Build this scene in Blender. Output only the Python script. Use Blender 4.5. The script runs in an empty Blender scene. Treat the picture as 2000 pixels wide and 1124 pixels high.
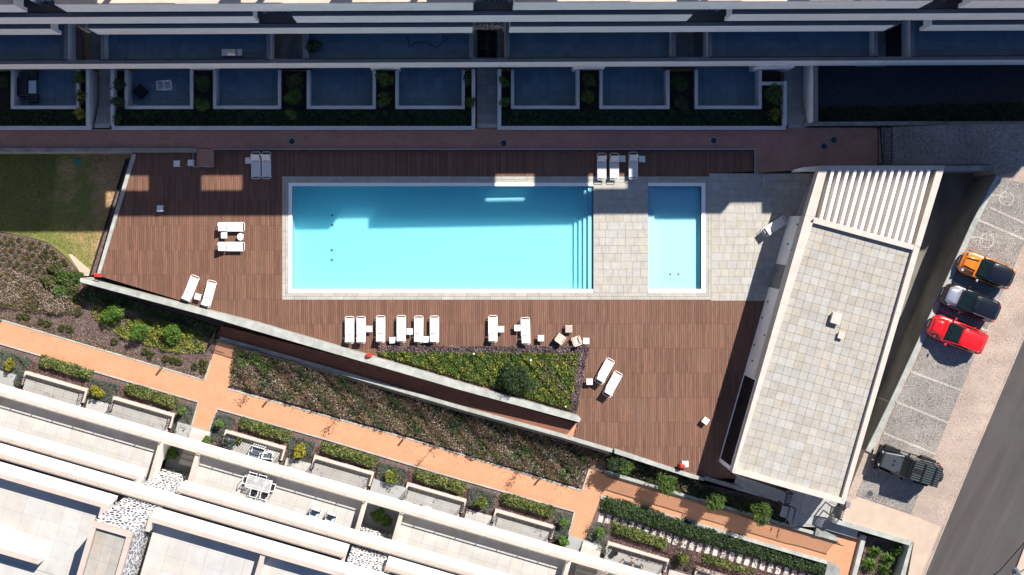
import bpy, math, random
import numpy as np
from mathutils import Vector, Matrix
random.seed(7)
rng = np.random.default_rng(7)
R = math.radians
scene = bpy.context.scene
COL = scene.collection

# ------------------------------------------------------------------ camera, sky, sun, exposure
H = 77.5            # drone height over the pool deck (m)
F = 2170.0          # focal length in photo pixels
NX, NY = 905.0, 475.0   # point straight below the drone in the photo
cam_d = bpy.data.cameras.new('camera')
cam = bpy.data.objects.new('camera', cam_d)
COL.objects.link(cam)
cam.location = (0, 0, H)
cam_d.sensor_width = 36
cam_d.lens = F / 2000 * 36
cam_d.shift_x = (1000 - NX) / 2000
cam_d.shift_y = -(562 - NY) / 2000
cam_d.clip_start = 1
cam_d.clip_end = 3000
scene.camera = cam

SUN_AZ = 39.0       # degrees from +Y towards +X
SUN_EL = 45.6
world = bpy.data.worlds.new('World')
scene.world = world
world.use_nodes = True
wn = world.node_tree
wn.nodes.clear()
sky = wn.nodes.new('ShaderNodeTexSky')
sky.sky_type = 'NISHITA'
sky.sun_disc = False
sky.sun_elevation = R(SUN_EL)
sky.sun_rotation = R(SUN_AZ)
sky.altitude = 50
sky.air_density = 1.0
sky.dust_density = 0.2
sky.ozone_density = 6.0
bg = wn.nodes.new('ShaderNodeBackground')
bg.inputs['Strength'].default_value = 0.060
wo = wn.nodes.new('ShaderNodeOutputWorld')
tint_ = wn.nodes.new('ShaderNodeMix'); tint_.data_type = 'RGBA'; tint_.blend_type = 'MULTIPLY'; tint_.inputs[0].default_value = 1
tint_.inputs[7].default_value = (.84, .97, 1.14, 1)
wn.links.new(sky.outputs[0], tint_.inputs[6]); wn.links.new(tint_.outputs[2], bg.inputs[0])
wn.links.new(bg.outputs[0], wo.inputs[0])
sun_d = bpy.data.lights.new('sun', 'SUN')
sun_d.energy = 5.0
sun_d.angle = R(0.53)
sun_d.color = (1.0, 0.945, 0.87)
sun = bpy.data.objects.new('sun', sun_d)
COL.objects.link(sun)
sdir = Vector((math.sin(R(SUN_AZ)) * math.cos(R(SUN_EL)), math.cos(R(SUN_AZ)) * math.cos(R(SUN_EL)), math.sin(R(SUN_EL))))
sun.rotation_euler = sdir.to_track_quat('Z', 'Y').to_euler()
sun.location = sdir * 120
vs = scene.view_settings
vs.view_transform = 'Standard'
vs.look = 'None'
vs.exposure = 0.93
vs.gamma = 1
vs.use_curve_mapping = False
scene.cycles.max_bounces = 6
scene.cycles.volume_bounces = 4
scene.cycles.transparent_max_bounces = 12
scene.cycles.caustics_reflective = False
scene.cycles.caustics_refractive = False

# ------------------------------------------------------------------ helpers
def P(px, py, z=0.0):
    """photo pixel -> world point at height z"""
    k = (H - z) / F
    return Vector(((px - NX) * k, (NY - py) * k, z))

def pts(lst, z=0.0):
    return [P(a, b, z) for a, b in lst]

def ccw(pl):
    a = 0
    for i in range(len(pl)):
        p, q = pl[i], pl[(i + 1) % len(pl)]
        a += p[0] * q[1] - q[0] * p[1]
    return pl if a > 0 else pl[::-1]

class MB:
    """collects faces for one mesh object"""
    def __init__(s):
        s.v = []; s.f = []; s.m = []
    def add(s, vs_, fs, mi=0):
        o = len(s.v)
        s.v += [tuple(x) for x in vs_]
        s.f += [tuple(i + o for i in f) for f in fs]
        s.m += [mi] * len(fs)
    def prism(s, poly, z0, z1, mi=0, bottom=True):
        """poly: list of xy(z) points, extruded straight up from z0 to z1"""
        poly = ccw(list(poly)); n = len(poly)
        vs_ = [(p[0], p[1], z0) for p in poly] + [(p[0], p[1], z1) for p in poly]
        fs = [tuple(range(n, 2 * n))]
        if bottom: fs.append(tuple(range(n - 1, -1, -1)))
        fs += [(i, (i + 1) % n, n + (i + 1) % n, n + i) for i in range(n)]
        s.add(vs_, fs, mi)
    def loft(s, bot, top, mi=0):
        """two matching rings of 3D points"""
        bot, top = list(bot), list(top)
        if sum(bot[i][0] * bot[(i + 1) % len(bot)][1] - bot[(i + 1) % len(bot)][0] * bot[i][1] for i in range(len(bot))) < 0: bot, top = bot[::-1], top[::-1]
        n = len(bot)
        fs = [tuple(range(n, 2 * n)), tuple(range(n - 1, -1, -1))]
        fs += [(i, (i + 1) % n, n + (i + 1) % n, n + i) for i in range(n)]
        s.add(list(bot) + list(top), fs, mi)
    def box(s, x0, y0, z0, x1, y1, z1, mi=0):
        s.prism([(x0, y0), (x1, y0), (x1, y1), (x0, y1)], z0, z1, mi)
    def bar(s, a, b, w, h=None, mi=0):
        """rectangular bar between 3D points"""
        a, b = Vector(a), Vector(b); h = h or w
        d = (b - a)
        if d.length < 1e-6: return
        d.normalize()
        up = Vector((0, 0, 1)) if abs(d.z) < 0.95 else Vector((1, 0, 0))
        sx = d.cross(up).normalized(); sz = sx.cross(d).normalized()
        o = [sx * w / 2 + sz * h / 2, -sx * w / 2 + sz * h / 2, -sx * w / 2 - sz * h / 2, sx * w / 2 - sz * h / 2]
        vs_ = [a + q for q in o] + [b + q for q in o]
        s.add(vs_, [(0, 1, 2, 3), (7, 6, 5, 4), (0, 4, 5, 1), (1, 5, 6, 2), (2, 6, 7, 3), (3, 7, 4, 0)], mi)
    def tube(s, path, r, n=6, mi=0, taper=None):
        path = [Vector(p) for p in path]
        rings = []
        for i, p in enumerate(path):
            d = (path[min(i + 1, len(path) - 1)] - path[max(i - 1, 0)]).normalized()
            up = Vector((0, 0, 1)) if abs(d.z) < 0.9 else Vector((1, 0, 0))
            sx = d.cross(up).normalized(); sz = sx.cross(d).normalized()
            rr = r if taper is None else r * (1 - (1 - taper) * i / (len(path) - 1))
            rings.append([p + sx * math.cos(2 * math.pi * k / n) * rr + sz * math.sin(2 * math.pi * k / n) * rr for k in range(n)])
        vs_ = [q for r_ in rings for q in r_]
        fs = []
        for i in range(len(path) - 1):
            for k in range(n):
                fs.append((i * n + k, i * n + (k + 1) % n, (i + 1) * n + (k + 1) % n, (i + 1) * n + k))
        fs.append(tuple(range(n - 1, -1, -1)))
        fs.append(tuple(range((len(path) - 1) * n, len(path) * n)))
        s.add(vs_, fs, mi)
    def cyl(s, c, r, z0, z1, n=24, r2=None, mi=0):
        r2 = r if r2 is None else r2
        b = [(c[0] + r * math.cos(2 * math.pi * k / n), c[1] + r * math.sin(2 * math.pi * k / n), z0) for k in range(n)]
        t = [(c[0] + r2 * math.cos(2 * math.pi * k / n), c[1] + r2 * math.sin(2 * math.pi * k / n), z1) for k in range(n)]
        s.loft(b, t, mi)
    def ring(s, c, r0, r1, z0, z1, n=28, mi=0):
        vs_ = []
        for k in range(n):
            a = 2 * math.pi * k / n; ca, sa = math.cos(a), math.sin(a)
            vs_ += [(c[0] + r0 * ca, c[1] + r0 * sa, z0), (c[0] + r1 * ca, c[1] + r1 * sa, z0),
                    (c[0] + r1 * ca, c[1] + r1 * sa, z1), (c[0] + r0 * ca, c[1] + r0 * sa, z1)]
        fs = []
        for k in range(n):
            a, b = 4 * k, 4 * ((k + 1) % n)
            for j in range(4):
                fs.append((a + j, b + j, b + (j + 1) % 4, a + (j + 1) % 4))
        s.add(vs_, fs, mi)
    def sheet(s, poly3, mi=0):
        s.add(poly3, [tuple(range(len(poly3)))], mi)
    def build(s, name, mats, parent=None, smooth=False, bevel=0):
        me = bpy.data.meshes.new(name)
        me.from_pydata(s.v, [], s.f)
        mats = mats if isinstance(mats, (list, tuple)) else [mats]
        for m in mats: me.materials.append(m)
        if len(mats) > 1: me.polygons.foreach_set('material_index', s.m)
        if smooth: me.polygons.foreach_set('use_smooth', [True] * len(me.polygons))
        me.update()
        o = bpy.data.objects.new(name, me)
        COL.objects.link(o)
        if parent is not None: o.parent = parent
        if bevel:
            b = o.modifiers.new('bevel', 'BEVEL'); b.width = bevel; b.segments = 2; b.limit_method = 'ANGLE'
        return o

def tag(o, label=None, cat=None, group=None, kind=None):
    if label: o['label'] = label
    if cat: o['category'] = cat
    if group: o['group'] = group
    if kind: o['kind'] = kind
    return o

def empty(name, loc=(0, 0, 0), rz=0.0):
    e = bpy.data.objects.new(name, None)
    COL.objects.link(e)
    e.location = loc
    e.rotation_euler = (0, 0, rz)
    e.empty_display_size = 0.2
    return e

KIDS = {}
def copy_tree(root, loc, rz, label=None, mats=None, scale=None):
    c = root.copy(); COL.objects.link(c); c.location = loc; c.rotation_euler = (0, 0, rz)
    if scale: c.scale = (scale,) * 3
    if label: c['label'] = label
    def rec(src, dst):
        for ch in src.children:
            d = ch.copy(); COL.objects.link(d); d.parent = dst
            rec(ch, d)
    rec(root, c)
    return c

def unit_tile(name, mat, inset=0.0, bev=0.04):
    """1x1 tile with chamfered top edge, centred, top at z=0"""
    b = 0.5; c = 0.5 - bev
    v = [(-b, -b, -1), (b, -b, -1), (b, b, -1), (-b, b, -1), (-b, -b, -.12), (b, -b, -.12), (b, b, -.12), (-b, b, -.12),
         (-c, -c, 0), (c, -c, 0), (c, c, 0), (-c, c, 0)]
    f = [(8, 9, 10, 11)] + [(i, (i + 1) % 4, 4 + (i + 1) % 4, 4 + i) for i in range(4)] + [(4 + i, 4 + (i + 1) % 4, 8 + (i + 1) % 4, 8 + i) for i in range(4)]
    me = bpy.data.meshes.new(name)
    me.from_pydata(v, [], f); me.materials.append(mat)
    return me

def piece(name, me, loc, sx, sy, sz, rz, parent):
    o = bpy.data.objects.new(name, me)
    COL.objects.link(o)
    o.location = loc; o.scale = (sx, sy, sz); o.rotation_euler = (0, 0, rz)
    if parent is not None: o.parent = parent
    return o

# ------------------------------------------------------------------ materials
def newmat(name):
    m = bpy.data.materials.new(name); m.use_nodes = True
    nt = m.node_tree
    return m, nt, nt.nodes['Principled BSDF']

def surf(name, col, col2=None, scale=3.0, rough=0.8, detail=4.0, rand=0.0, island=False, bump=0.0, bscale=None,
         stain=0.0, stain_col=None, stain_scale=0.5, metallic=0.0, spec=0.3, hue=0.0, coat=0.0, warp=(1, 1, 1), rot=0.0, ramp=(0.35, 0.65)):
    """principled material; colour noise between col and col2, random brightness per object or per island, stains, fine bump"""
    m, nt, b = newmat(name)
    N = nt.nodes; L = nt.links
    b.inputs['Roughness'].default_value = rough
    b.inputs['Metallic'].default_value = metallic
    b.inputs['Specular IOR Level'].default_value = spec
    if coat:
        b.inputs['Coat Weight'].default_value = coat; b.inputs['Coat Roughness'].default_value = 0.04
    geo = N.new('ShaderNodeNewGeometry')
    mp = N.new('ShaderNodeMapping'); mp.inputs['Scale'].default_value = warp
    if rot:
        m0 = N.new('ShaderNodeMapping'); m0.inputs['Rotation'].default_value = (0, 0, rot)
        L.new(geo.outputs['Position'], m0.inputs['Vector']); L.new(m0.outputs[0], mp.inputs['Vector'])
    else: L.new(geo.outputs['Position'], mp.inputs['Vector'])
    out = None
    if col2 is not None:
        nz = N.new('ShaderNodeTexNoise'); nz.inputs['Scale'].default_value = scale; nz.inputs['Detail'].default_value = detail
        L.new(mp.outputs[0], nz.inputs['Vector'])
        rp = N.new('ShaderNodeMapRange'); rp.inputs[1].default_value = ramp[0]; rp.inputs[2].default_value = ramp[1]
        L.new(nz.outputs['Fac'], rp.inputs[0])
        mx = N.new('ShaderNodeMix'); mx.data_type = 'RGBA'
        mx.inputs[6].default_value = (*col, 1); mx.inputs[7].default_value = (*col2, 1)
        L.new(rp.outputs[0], mx.inputs[0])
        out = mx.outputs[2]
    else:
        rgb = N.new('ShaderNodeRGB'); rgb.outputs[0].default_value = (*col, 1); out = rgb.outputs[0]
    if rand:
        if island:
            src = geo.outputs['Random Per Island']
        else:
            oi = N.new('ShaderNodeObjectInfo'); src = oi.outputs['Random']
        mr = N.new('ShaderNodeMapRange'); mr.inputs[3].default_value = 1 - rand; mr.inputs[4].default_value = 1 + rand
        L.new(src, mr.inputs[0])
        hs = N.new('ShaderNodeHueSaturation')
        L.new(out, hs.inputs['Color']); L.new(mr.outputs[0], hs.inputs['Value'])
        if hue:
            wn2 = N.new('ShaderNodeTexWhiteNoise'); wn2.noise_dimensions = '1D'
            L.new(src, wn2.inputs['W'])
            m2 = N.new('ShaderNodeMapRange'); m2.inputs[3].default_value = 0.5 - hue; m2.inputs[4].default_value = 0.5 + hue
            L.new(wn2.outputs['Value'], m2.inputs[0]); L.new(m2.outputs[0], hs.inputs['Hue'])
            m3 = N.new('ShaderNodeMapRange'); m3.inputs[3].default_value = 1.3; m3.inputs[4].default_value = 0.5
            L.new(wn2.outputs['Value'], m3.inputs[0]); L.new(m3.outputs[0], hs.inputs['Saturation'])
        out = hs.outputs[0]
    if stain:
        n2 = N.new('ShaderNodeTexNoise'); n2.inputs['Scale'].default_value = stain_scale; n2.inputs['Detail'].default_value = 6
        n2.inputs['Roughness'].default_value = 0.65
        L.new(geo.outputs['Position'], n2.inputs['Vector'])
        r2 = N.new('ShaderNodeMapRange'); r2.inputs[1].default_value = 0.5; r2.inputs[2].default_value = 0.72
        r2.inputs[4].default_value = stain
        L.new(n2.outputs['Fac'], r2.inputs[0])
        m3 = N.new('ShaderNodeMix'); m3.data_type = 'RGBA'
        m3.inputs[7].default_value = (*(stain_col or (col[0] * .5, col[1] * .5, col[2] * .48)), 1)
        L.new(r2.outputs[0], m3.inputs[0]); L.new(out, m3.inputs[6])
        out = m3.outputs[2]
    L.new(out, b.inputs['Base Color'])
    if bump:
        n3 = N.new('ShaderNodeTexNoise'); n3.inputs['Scale'].default_value = bscale or scale * 6; n3.inputs['Detail'].default_value = 3
        L.new(geo.outputs['Position'], n3.inputs['Vector'])
        bp = N.new('ShaderNodeBump'); bp.inputs['Strength'].default_value = bump; bp.inputs['Distance'].default_value = 0.02
        L.new(n3.outputs['Fac'], bp.inputs['Height']); L.new(bp.outputs[0], b.inputs['Normal'])
    return m

def leafmat(name, cols, dark=0.35, clump=1.2, trans=0.25, rough=0.6):
    """leaves: colour picked per leaf, clumps lighter and darker over the crown"""
    m, nt, b = newmat(name)
    N = nt.nodes; L = nt.links
    geo = N.new('ShaderNodeNewGeometry')
    cr = N.new('ShaderNodeValToRGB')
    e = cr.color_ramp.elements
    while len(e) < len(cols): e.new(0.5)
    for i, c in enumerate(cols):
        e[i].position = i / max(1, len(cols) - 1); e[i].color = (*c, 1)
    nz = N.new('ShaderNodeTexNoise'); nz.inputs['Scale'].default_value = clump; nz.inputs['Detail'].default_value = 3
    L.new(geo.outputs['Position'], nz.inputs['Vector'])
    a = N.new('ShaderNodeMath'); a.operation = 'MULTIPLY_ADD'; a.inputs[1].default_value = 0.9; a.inputs[2].default_value = -0.45
    L.new(nz.outputs['Fac'], a.inputs[0])
    s_ = N.new('ShaderNodeMath'); s_.operation = 'ADD'; s_.use_clamp = True
    L.new(a.outputs[0], s_.inputs[0]); L.new(geo.outputs['Random Per Island'], s_.inputs[1])
    L.new(s_.outputs[0], cr.inputs[0])
    L.new(cr.outputs[0], b.inputs['Base Color'])
    b.inputs['Roughness'].default_value = rough
    b.inputs['Specular IOR Level'].default_value = 0.35
    tr = N.new('ShaderNodeBsdfTranslucent'); L.new(cr.outputs[0], tr.inputs['Color'])
    ms = N.new('ShaderNodeMixShader'); ms.inputs[0].default_value = trans
    out = N['Material Output']
    L.new(b.outputs[0], ms.inputs[1]); L.new(tr.outputs[0], ms.inputs[2]); L.new(ms.outputs[0], out.inputs['Surface'])
    return m

M = {}
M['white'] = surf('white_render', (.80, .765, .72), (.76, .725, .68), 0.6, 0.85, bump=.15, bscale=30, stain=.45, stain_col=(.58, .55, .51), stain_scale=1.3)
M['slat_white'] = surf('pergola_concrete', (.60, .545, .49), (.55, .50, .45), 2, .85)
M['cream'] = surf('cream_coping', (.46, .385, .325), (.42, .345, .29), 1.5, 0.85, bump=.2, bscale=25, stain=.35, stain_col=(.30, .25, .21), stain_scale=1.8)
M['coping'] = surf('house_coping', (.50, .43, .375), (.45, .385, .335), 2.5, 0.85, bump=.2, bscale=25)
M['concrete'] = surf('concrete', (.25, .255, .24), (.19, .195, .185), 1.2, 0.9, bump=.4, bscale=18, stain=.7, stain_col=(.10, .105, .10), stain_scale=1.6)
M['concrete_light'] = surf('concrete_light', (.37, .38, .345), (.28, .29, .265), 1.5, 0.9, bump=.3, bscale=18, stain=.55, stain_col=(.16, .16, .148), stain_scale=2.2)
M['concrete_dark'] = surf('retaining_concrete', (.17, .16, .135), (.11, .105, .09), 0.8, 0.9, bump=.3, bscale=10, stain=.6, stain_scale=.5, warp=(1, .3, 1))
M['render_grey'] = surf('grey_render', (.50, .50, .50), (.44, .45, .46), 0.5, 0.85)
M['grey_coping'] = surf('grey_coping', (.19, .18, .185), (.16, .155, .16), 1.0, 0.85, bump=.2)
M['deck'] = surf('deck_board', (.168, .083, .051), (.120, .058, .037), 1.6, 0.65, rand=.2, island=True, hue=.0, bump=.3, bscale=40, warp=(9, .6, 1), spec=.35, stain=.35, stain_col=(.15, .095, .072), stain_scale=.3)
M['paver'] = surf('pool_paver', (.38, .36, .315), (.33, .312, .27), 2.2, 0.85, rand=.045, hue=.005, bump=.25, bscale=35, stain=.3, stain_col=(.22, .205, .175), stain_scale=1.4)
M['kerbstone'] = surf('pool_kerb_stone', (.37, .355, .31), (.32, .305, .265), 2.2, 0.85, rand=.08, bump=.25, bscale=35)
M['joint'] = surf('joint_mortar', (.17, .158, .138), None, rough=.95)
M['rooftile'] = surf('roof_paver', (.355, .33, .285), (.31, .288, .248), 1.6, 0.9, rand=.075, hue=.008, bump=.3, bscale=30, stain=.35, stain_col=(.21, .19, .16), stain_scale=2.2)
M['floortile'] = surf('terrace_tile', (.44, .42, .385), (.395, .375, .345), 1.1, 0.9, rand=.04, hue=.006, bump=.2, bscale=30, stain=.3, stain_col=(.33, .29, .245), stain_scale=.7)
M['patiotile'] = surf('patio_tile', (.33, .33, .315), (.28, .28, .27), 1.2, 0.9, rand=.09, hue=.02, bump=.2, bscale=30)
M['shadetile'] = surf('shade_blue_tile', (.16, .225, .27), (.13, .19, .23), 1.2, 0.9, rand=.09, bump=.2, bscale=30, stain=.25, stain_col=(.24, .23, .23), stain_scale=.6)  # floor tile with the bluish tone of the block's shade put into its colour
M['joint_l'] = surf('light_joint', (.31, .295, .27), None, rough=.95)
M['pooltrim'] = surf('pool_rim', (.82, .82, .80), None, rough=.5)
M['black'] = surf('black_metal', (.018, .018, .02), None, rough=.45)
M['darkvoid'] = surf('dark_opening', (.006, .006, .007), None, rough=.9)
M['steel'] = surf('steel_rail', (.42, .42, .43), None, rough=.35, metallic=.7)
M['whitemetal'] = surf('white_frame', (.82, .82, .82), None, rough=.4)
M['sling'] = surf('white_sling', (.60, .59, .575), (.56, .55, .535), 20, .8, bump=.3, bscale=200)
M['whiteplastic'] = surf('white_plastic', (.66, .66, .65), None, rough=.45)
M['darkgrey'] = surf('dark_grey_part', (.05, .05, .055), None, rough=.6)
M['rattan'] = surf('woven_cream', (.58, .52, .45), (.42, .37, .31), 40, .8, bump=.6, bscale=90)
M['red'] = surf('red_plastic', (.72, .03, .02), None, rough=.4)
M['wood'] = surf('teak', (.30, .12, .05), (.22, .08, .03), 8, .6)
M['cushion'] = surf('grey_cushion', (.13, .16, .19), (.09, .11, .14), 6, .9)
M['bluefabric'] = surf('pale_blue_sling', (.42, .52, .58), (.34, .44, .50), 8, .9)
M['tyre'] = surf('tyre_rubber', (.02, .02, .02), None, rough=.8)
M['rim'] = surf('alloy', (.4, .4, .42), None, rough=.3, metallic=.9)
M['glass'] = surf('car_glass', (.008, .018, .018), None, rough=.05, spec=.35)
M['window'] = surf('dark_window', (.01, .011, .012), None, rough=.2, spec=.3)
M['lens'] = surf('headlight_lens', (.55, .55, .56), (.2, .2, .2), 9, .1, spec=.8)
M['soil'] = surf('bark_mulch', (.15, .098, .085), (.07, .045, .042), 9, .95, detail=8, bump=1.0, bscale=14, stain=.6, stain_col=(.24, .17, .155), stain_scale=5)
M['maroon'] = surf('maroon_mulch', (.075, .03, .026), (.035, .016, .015), 12, .95, detail=8, bump=1.0, bscale=14)
M['topsoil'] = surf('dark_soil', (.02, .018, .013), (.01, .01, .008), 6, .95, bump=.6)
M['stem'] = surf('bark', (.10, .07, .05), (.06, .045, .035), 8, .9, bump=.5)

def brickmat(name, c1, c2, mortar, bw=.22, bh=.11, ang=0.0, msize=.012, noise_amt=.35):
    m, nt, b = newmat(name); N = nt.nodes; L = nt.links
    geo = N.new('ShaderNodeNewGeometry')
    mp = N.new('ShaderNodeMapping'); mp.inputs['Rotation'].default_value = (0, 0, ang)
    L.new(geo.outputs['Position'], mp.inputs['Vector'])
    br = N.new('ShaderNodeTexBrick')
    br.inputs['Color1'].default_value = (*c1, 1); br.inputs['Color2'].default_value = (*c2, 1); br.inputs['Mortar'].default_value = (*mortar, 1)
    br.inputs['Scale'].default_value = 1; br.inputs['Mortar Size'].default_value = msize
    br.inputs['Brick Width'].default_value = bw; br.inputs['Row Height'].default_value = bh
    L.new(mp.outputs[0], br.inputs['Vector'])
    nz = N.new('ShaderNodeTexNoise'); nz.inputs['Scale'].default_value = .7; nz.inputs['Detail'].default_value = 8; nz.inputs['Roughness'].default_value = .7
    L.new(geo.outputs['Position'], nz.inputs['Vector'])
    mr = N.new('ShaderNodeMapRange'); mr.inputs[1].default_value = .3; mr.inputs[2].default_value = .7
    mr.inputs[3].default_value = 1 - noise_amt; mr.inputs[4].default_value = 1 + noise_amt * .5
    L.new(nz.outputs['Fac'], mr.inputs[0])
    hs = N.new('ShaderNodeHueSaturation'); L.new(br.outputs['Color'], hs.inputs['Color']); L.new(mr.outputs[0], hs.inputs['Value'])
    L.new(hs.outputs[0], b.inputs['Base Color'])
    b.inputs['Roughness'].default_value = .85; b.inputs['Specular IOR Level'].default_value = .2
    bp = N.new('ShaderNodeBump'); bp.inputs['Strength'].default_value = .4; bp.inputs['Distance'].default_value = .01
    L.new(br.outputs['Fac'], bp.inputs['Height']); bp.invert = True
    L.new(bp.outputs[0], b.inputs['Normal'])
    return m
A16 = R(16.2)
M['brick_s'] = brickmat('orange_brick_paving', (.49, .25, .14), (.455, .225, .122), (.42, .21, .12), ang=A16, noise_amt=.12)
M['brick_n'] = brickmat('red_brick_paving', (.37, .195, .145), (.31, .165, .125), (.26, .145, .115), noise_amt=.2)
M['brick_r'] = brickmat('shaded_ramp_brick', (.24, .10, .06), (.20, .085, .05), (.18, .08, .05), ang=A16, noise_amt=.2)  # orange brick darkened in colour for the shade lying on the ramp

def cobblemat(name, c1, c2, gap, scale, patch=None):
    m, nt, b = newmat(name); N = nt.nodes; L = nt.links
    geo = N.new('ShaderNodeNewGeometry')
    vo = N.new('ShaderNodeTexVoronoi'); vo.inputs['Scale'].default_value = scale; vo.feature = 'F1'; vo.inputs['Randomness'].default_value = .75
    L.new(geo.outputs['Position'], vo.inputs['Vector'])
    vd = N.new('ShaderNodeTexVoronoi'); vd.inputs['Scale'].default_value = scale; vd.feature = 'DISTANCE_TO_EDGE'; vd.inputs['Randomness'].default_value = .75
    L.new(geo.outputs['Position'], vd.inputs['Vector'])
    sp = N.new('ShaderNodeSeparateColor'); L.new(vo.outputs['Color'], sp.inputs[0])
    mx = N.new('ShaderNodeMix'); mx.data_type = 'RGBA'; mx.inputs[6].default_value = (*c1, 1); mx.inputs[7].default_value = (*c2, 1)
    L.new(sp.outputs[0], mx.inputs[0])
    r = N.new('ShaderNodeMapRange'); r.inputs[1].default_value = .02; r.inputs[2].default_value = .09
    L.new(vd.outputs['Distance'], r.inputs[0])
    m2 = N.new('ShaderNodeMix'); m2.data_type = 'RGBA'; m2.inputs[6].default_value = (*gap, 1)
    L.new(r.outputs[0], m2.inputs[0]); L.new(mx.outputs[2], m2.inputs[7])
    nz = N.new('ShaderNodeTexNoise'); nz.inputs['Scale'].default_value = .45; nz.inputs['Detail'].default_value = 6
    L.new(geo.outputs['Position'], nz.inputs['Vector'])
    mr = N.new('ShaderNodeMapRange'); mr.inputs[1].default_value = .3; mr.inputs[2].default_value = .7; mr.inputs[3].default_value = .78; mr.inputs[4].default_value = 1.15
    L.new(nz.outputs['Fac'], mr.inputs[0])
    hs = N.new('ShaderNodeHueSaturation'); L.new(m2.outputs[2], hs.inputs['Color']); L.new(mr.outputs[0], hs.inputs['Value'])
    L.new(hs.outputs[0], b.inputs['Base Color'])
    b.inputs['Roughness'].default_value = .85; b.inputs['Specular IOR Level'].default_value = .25
    bp = N.new('ShaderNodeBump'); bp.inputs['Strength'].default_value = .6; bp.inputs['Distance'].default_value = .02
    L.new(r.outputs[0], bp.inputs['Height']); L.new(bp.outputs[0], b.inputs['Normal'])
    return m
M['cobble'] = cobblemat('grey_cobble', (.33, .295, .26), (.24, .217, .195), (.11, .10, .09), 8.5)
M['cobble_light'] = cobblemat('cream_cobble', (.45, .355, .285), (.39, .31, .25), (.27, .21, .17), 8.5)
M['cobble_white'] = cobblemat('white_cobble_marking', (.44, .40, .35), (.37, .335, .295), (.24, .215, .19), 8.5)
M['sand'] = surf('sandy_concrete', (.46, .36, .275), (.42, .325, .25), 1.2, .9, bump=.2, bscale=20, stain=.3, stain_col=(.36, .28, .21), stain_scale=1)
M['asphalt'] = surf('asphalt', (.078, .069, .065), (.060, .054, .051), .9, .9, detail=8, bump=.5, bscale=40, warp=(1.5, .12, 1), rot=.42, ramp=(.35, .65), stain=.35, stain_col=(.10, .093, .09), stain_scale=.25)
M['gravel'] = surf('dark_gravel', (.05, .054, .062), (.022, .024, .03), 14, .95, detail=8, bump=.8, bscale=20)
# mosaic of black and white shapes on the stair cores
def mosaic():
    m, nt, b = newmat('black_white_mosaic'); N = nt.nodes; L = nt.links
    geo = N.new('ShaderNodeNewGeometry')
    mp = N.new('ShaderNodeMapping'); mp.inputs['Scale'].default_value = (1, 1, .62); L.new(geo.outputs['Position'], mp.inputs['Vector'])
    vd = N.new('ShaderNodeTexVoronoi'); vd.inputs['Scale'].default_value = 4.2; vd.feature = 'DISTANCE_TO_EDGE'
    L.new(mp.outputs[0], vd.inputs['Vector'])
    r = N.new('ShaderNodeMath'); r.operation = 'GREATER_THAN'; r.inputs[1].default_value = .12
    L.new(vd.outputs['Distance'], r.inputs[0])
    mx = N.new('ShaderNodeMix'); mx.data_type = 'RGBA'; mx.inputs[6].default_value = (.78, .76, .73, 1); mx.inputs[7].default_value = (.05, .055, .07, 1)
    L.new(r.outputs[0], mx.inputs[0]); L.new(mx.outputs[2], b.inputs['Base Color'])
    b.inputs['Roughness'].default_value = .7
    return m
M['mosaic'] = mosaic()
def lawn():
    m, nt, b = newmat('lawn'); N = nt.nodes; L = nt.links
    geo = N.new('ShaderNodeNewGeometry')
    nz = N.new('ShaderNodeTexNoise'); nz.inputs['Scale'].default_value = .42; nz.inputs['Detail'].default_value = 7; nz.inputs['Roughness'].default_value = .65
    L.new(geo.outputs['Position'], nz.inputs['Vector'])
    # worn, sandy towards the deck side of the lawn
    sx = N.new('ShaderNodeSeparateXYZ'); L.new(geo.outputs['Position'], sx.inputs[0])
    gx = N.new('ShaderNodeMapRange'); gx.inputs[1].default_value = -31.0; gx.inputs[2].default_value = -25.0; gx.inputs[3].default_value = -.22; gx.inputs[4].default_value = .16
    L.new(sx.outputs[0], gx.inputs[0])
    ad = N.new('ShaderNodeMath'); ad.operation = 'ADD'; L.new(nz.outputs['Fac'], ad.inputs[0]); L.new(gx.outputs[0], ad.inputs[1])
    rp = N.new('ShaderNodeMapRange'); rp.inputs[1].default_value = .46; rp.inputs[2].default_value = .62
    L.new(ad.outputs[0], rp.inputs[0])
    n2 = N.new('ShaderNodeTexNoise'); n2.inputs['Scale'].default_value = 5; n2.inputs['Detail'].default_value = 8
    L.new(geo.outputs['Position'], n2.inputs['Vector'])
    g = N.new('ShaderNodeMix'); g.data_type = 'RGBA'; g.inputs[6].default_value = (.06, .095, .018, 1); g.inputs[7].default_value = (.22, .205, .05, 1)
    L.new(n2.outputs['Fac'], g.inputs[0])
    s_ = N.new('ShaderNodeMix'); s_.data_type = 'RGBA'; s_.inputs[6].default_value = (.25, .16, .075, 1); s_.inputs[7].default_value = (.42, .27, .14, 1)
    L.new(n2.outputs['Fac'], s_.inputs[0])
    mx = N.new('ShaderNodeMix'); mx.data_type = 'RGBA'
    L.new(rp.outputs[0], mx.inputs[0]); L.new(g.outputs[2], mx.inputs[6]); L.new(s_.outputs[2], mx.inputs[7])
    L.new(mx.outputs[2], b.inputs['Base Color']); b.inputs['Roughness'].default_value = .95
    return m
M['lawn'] = lawn()
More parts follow.
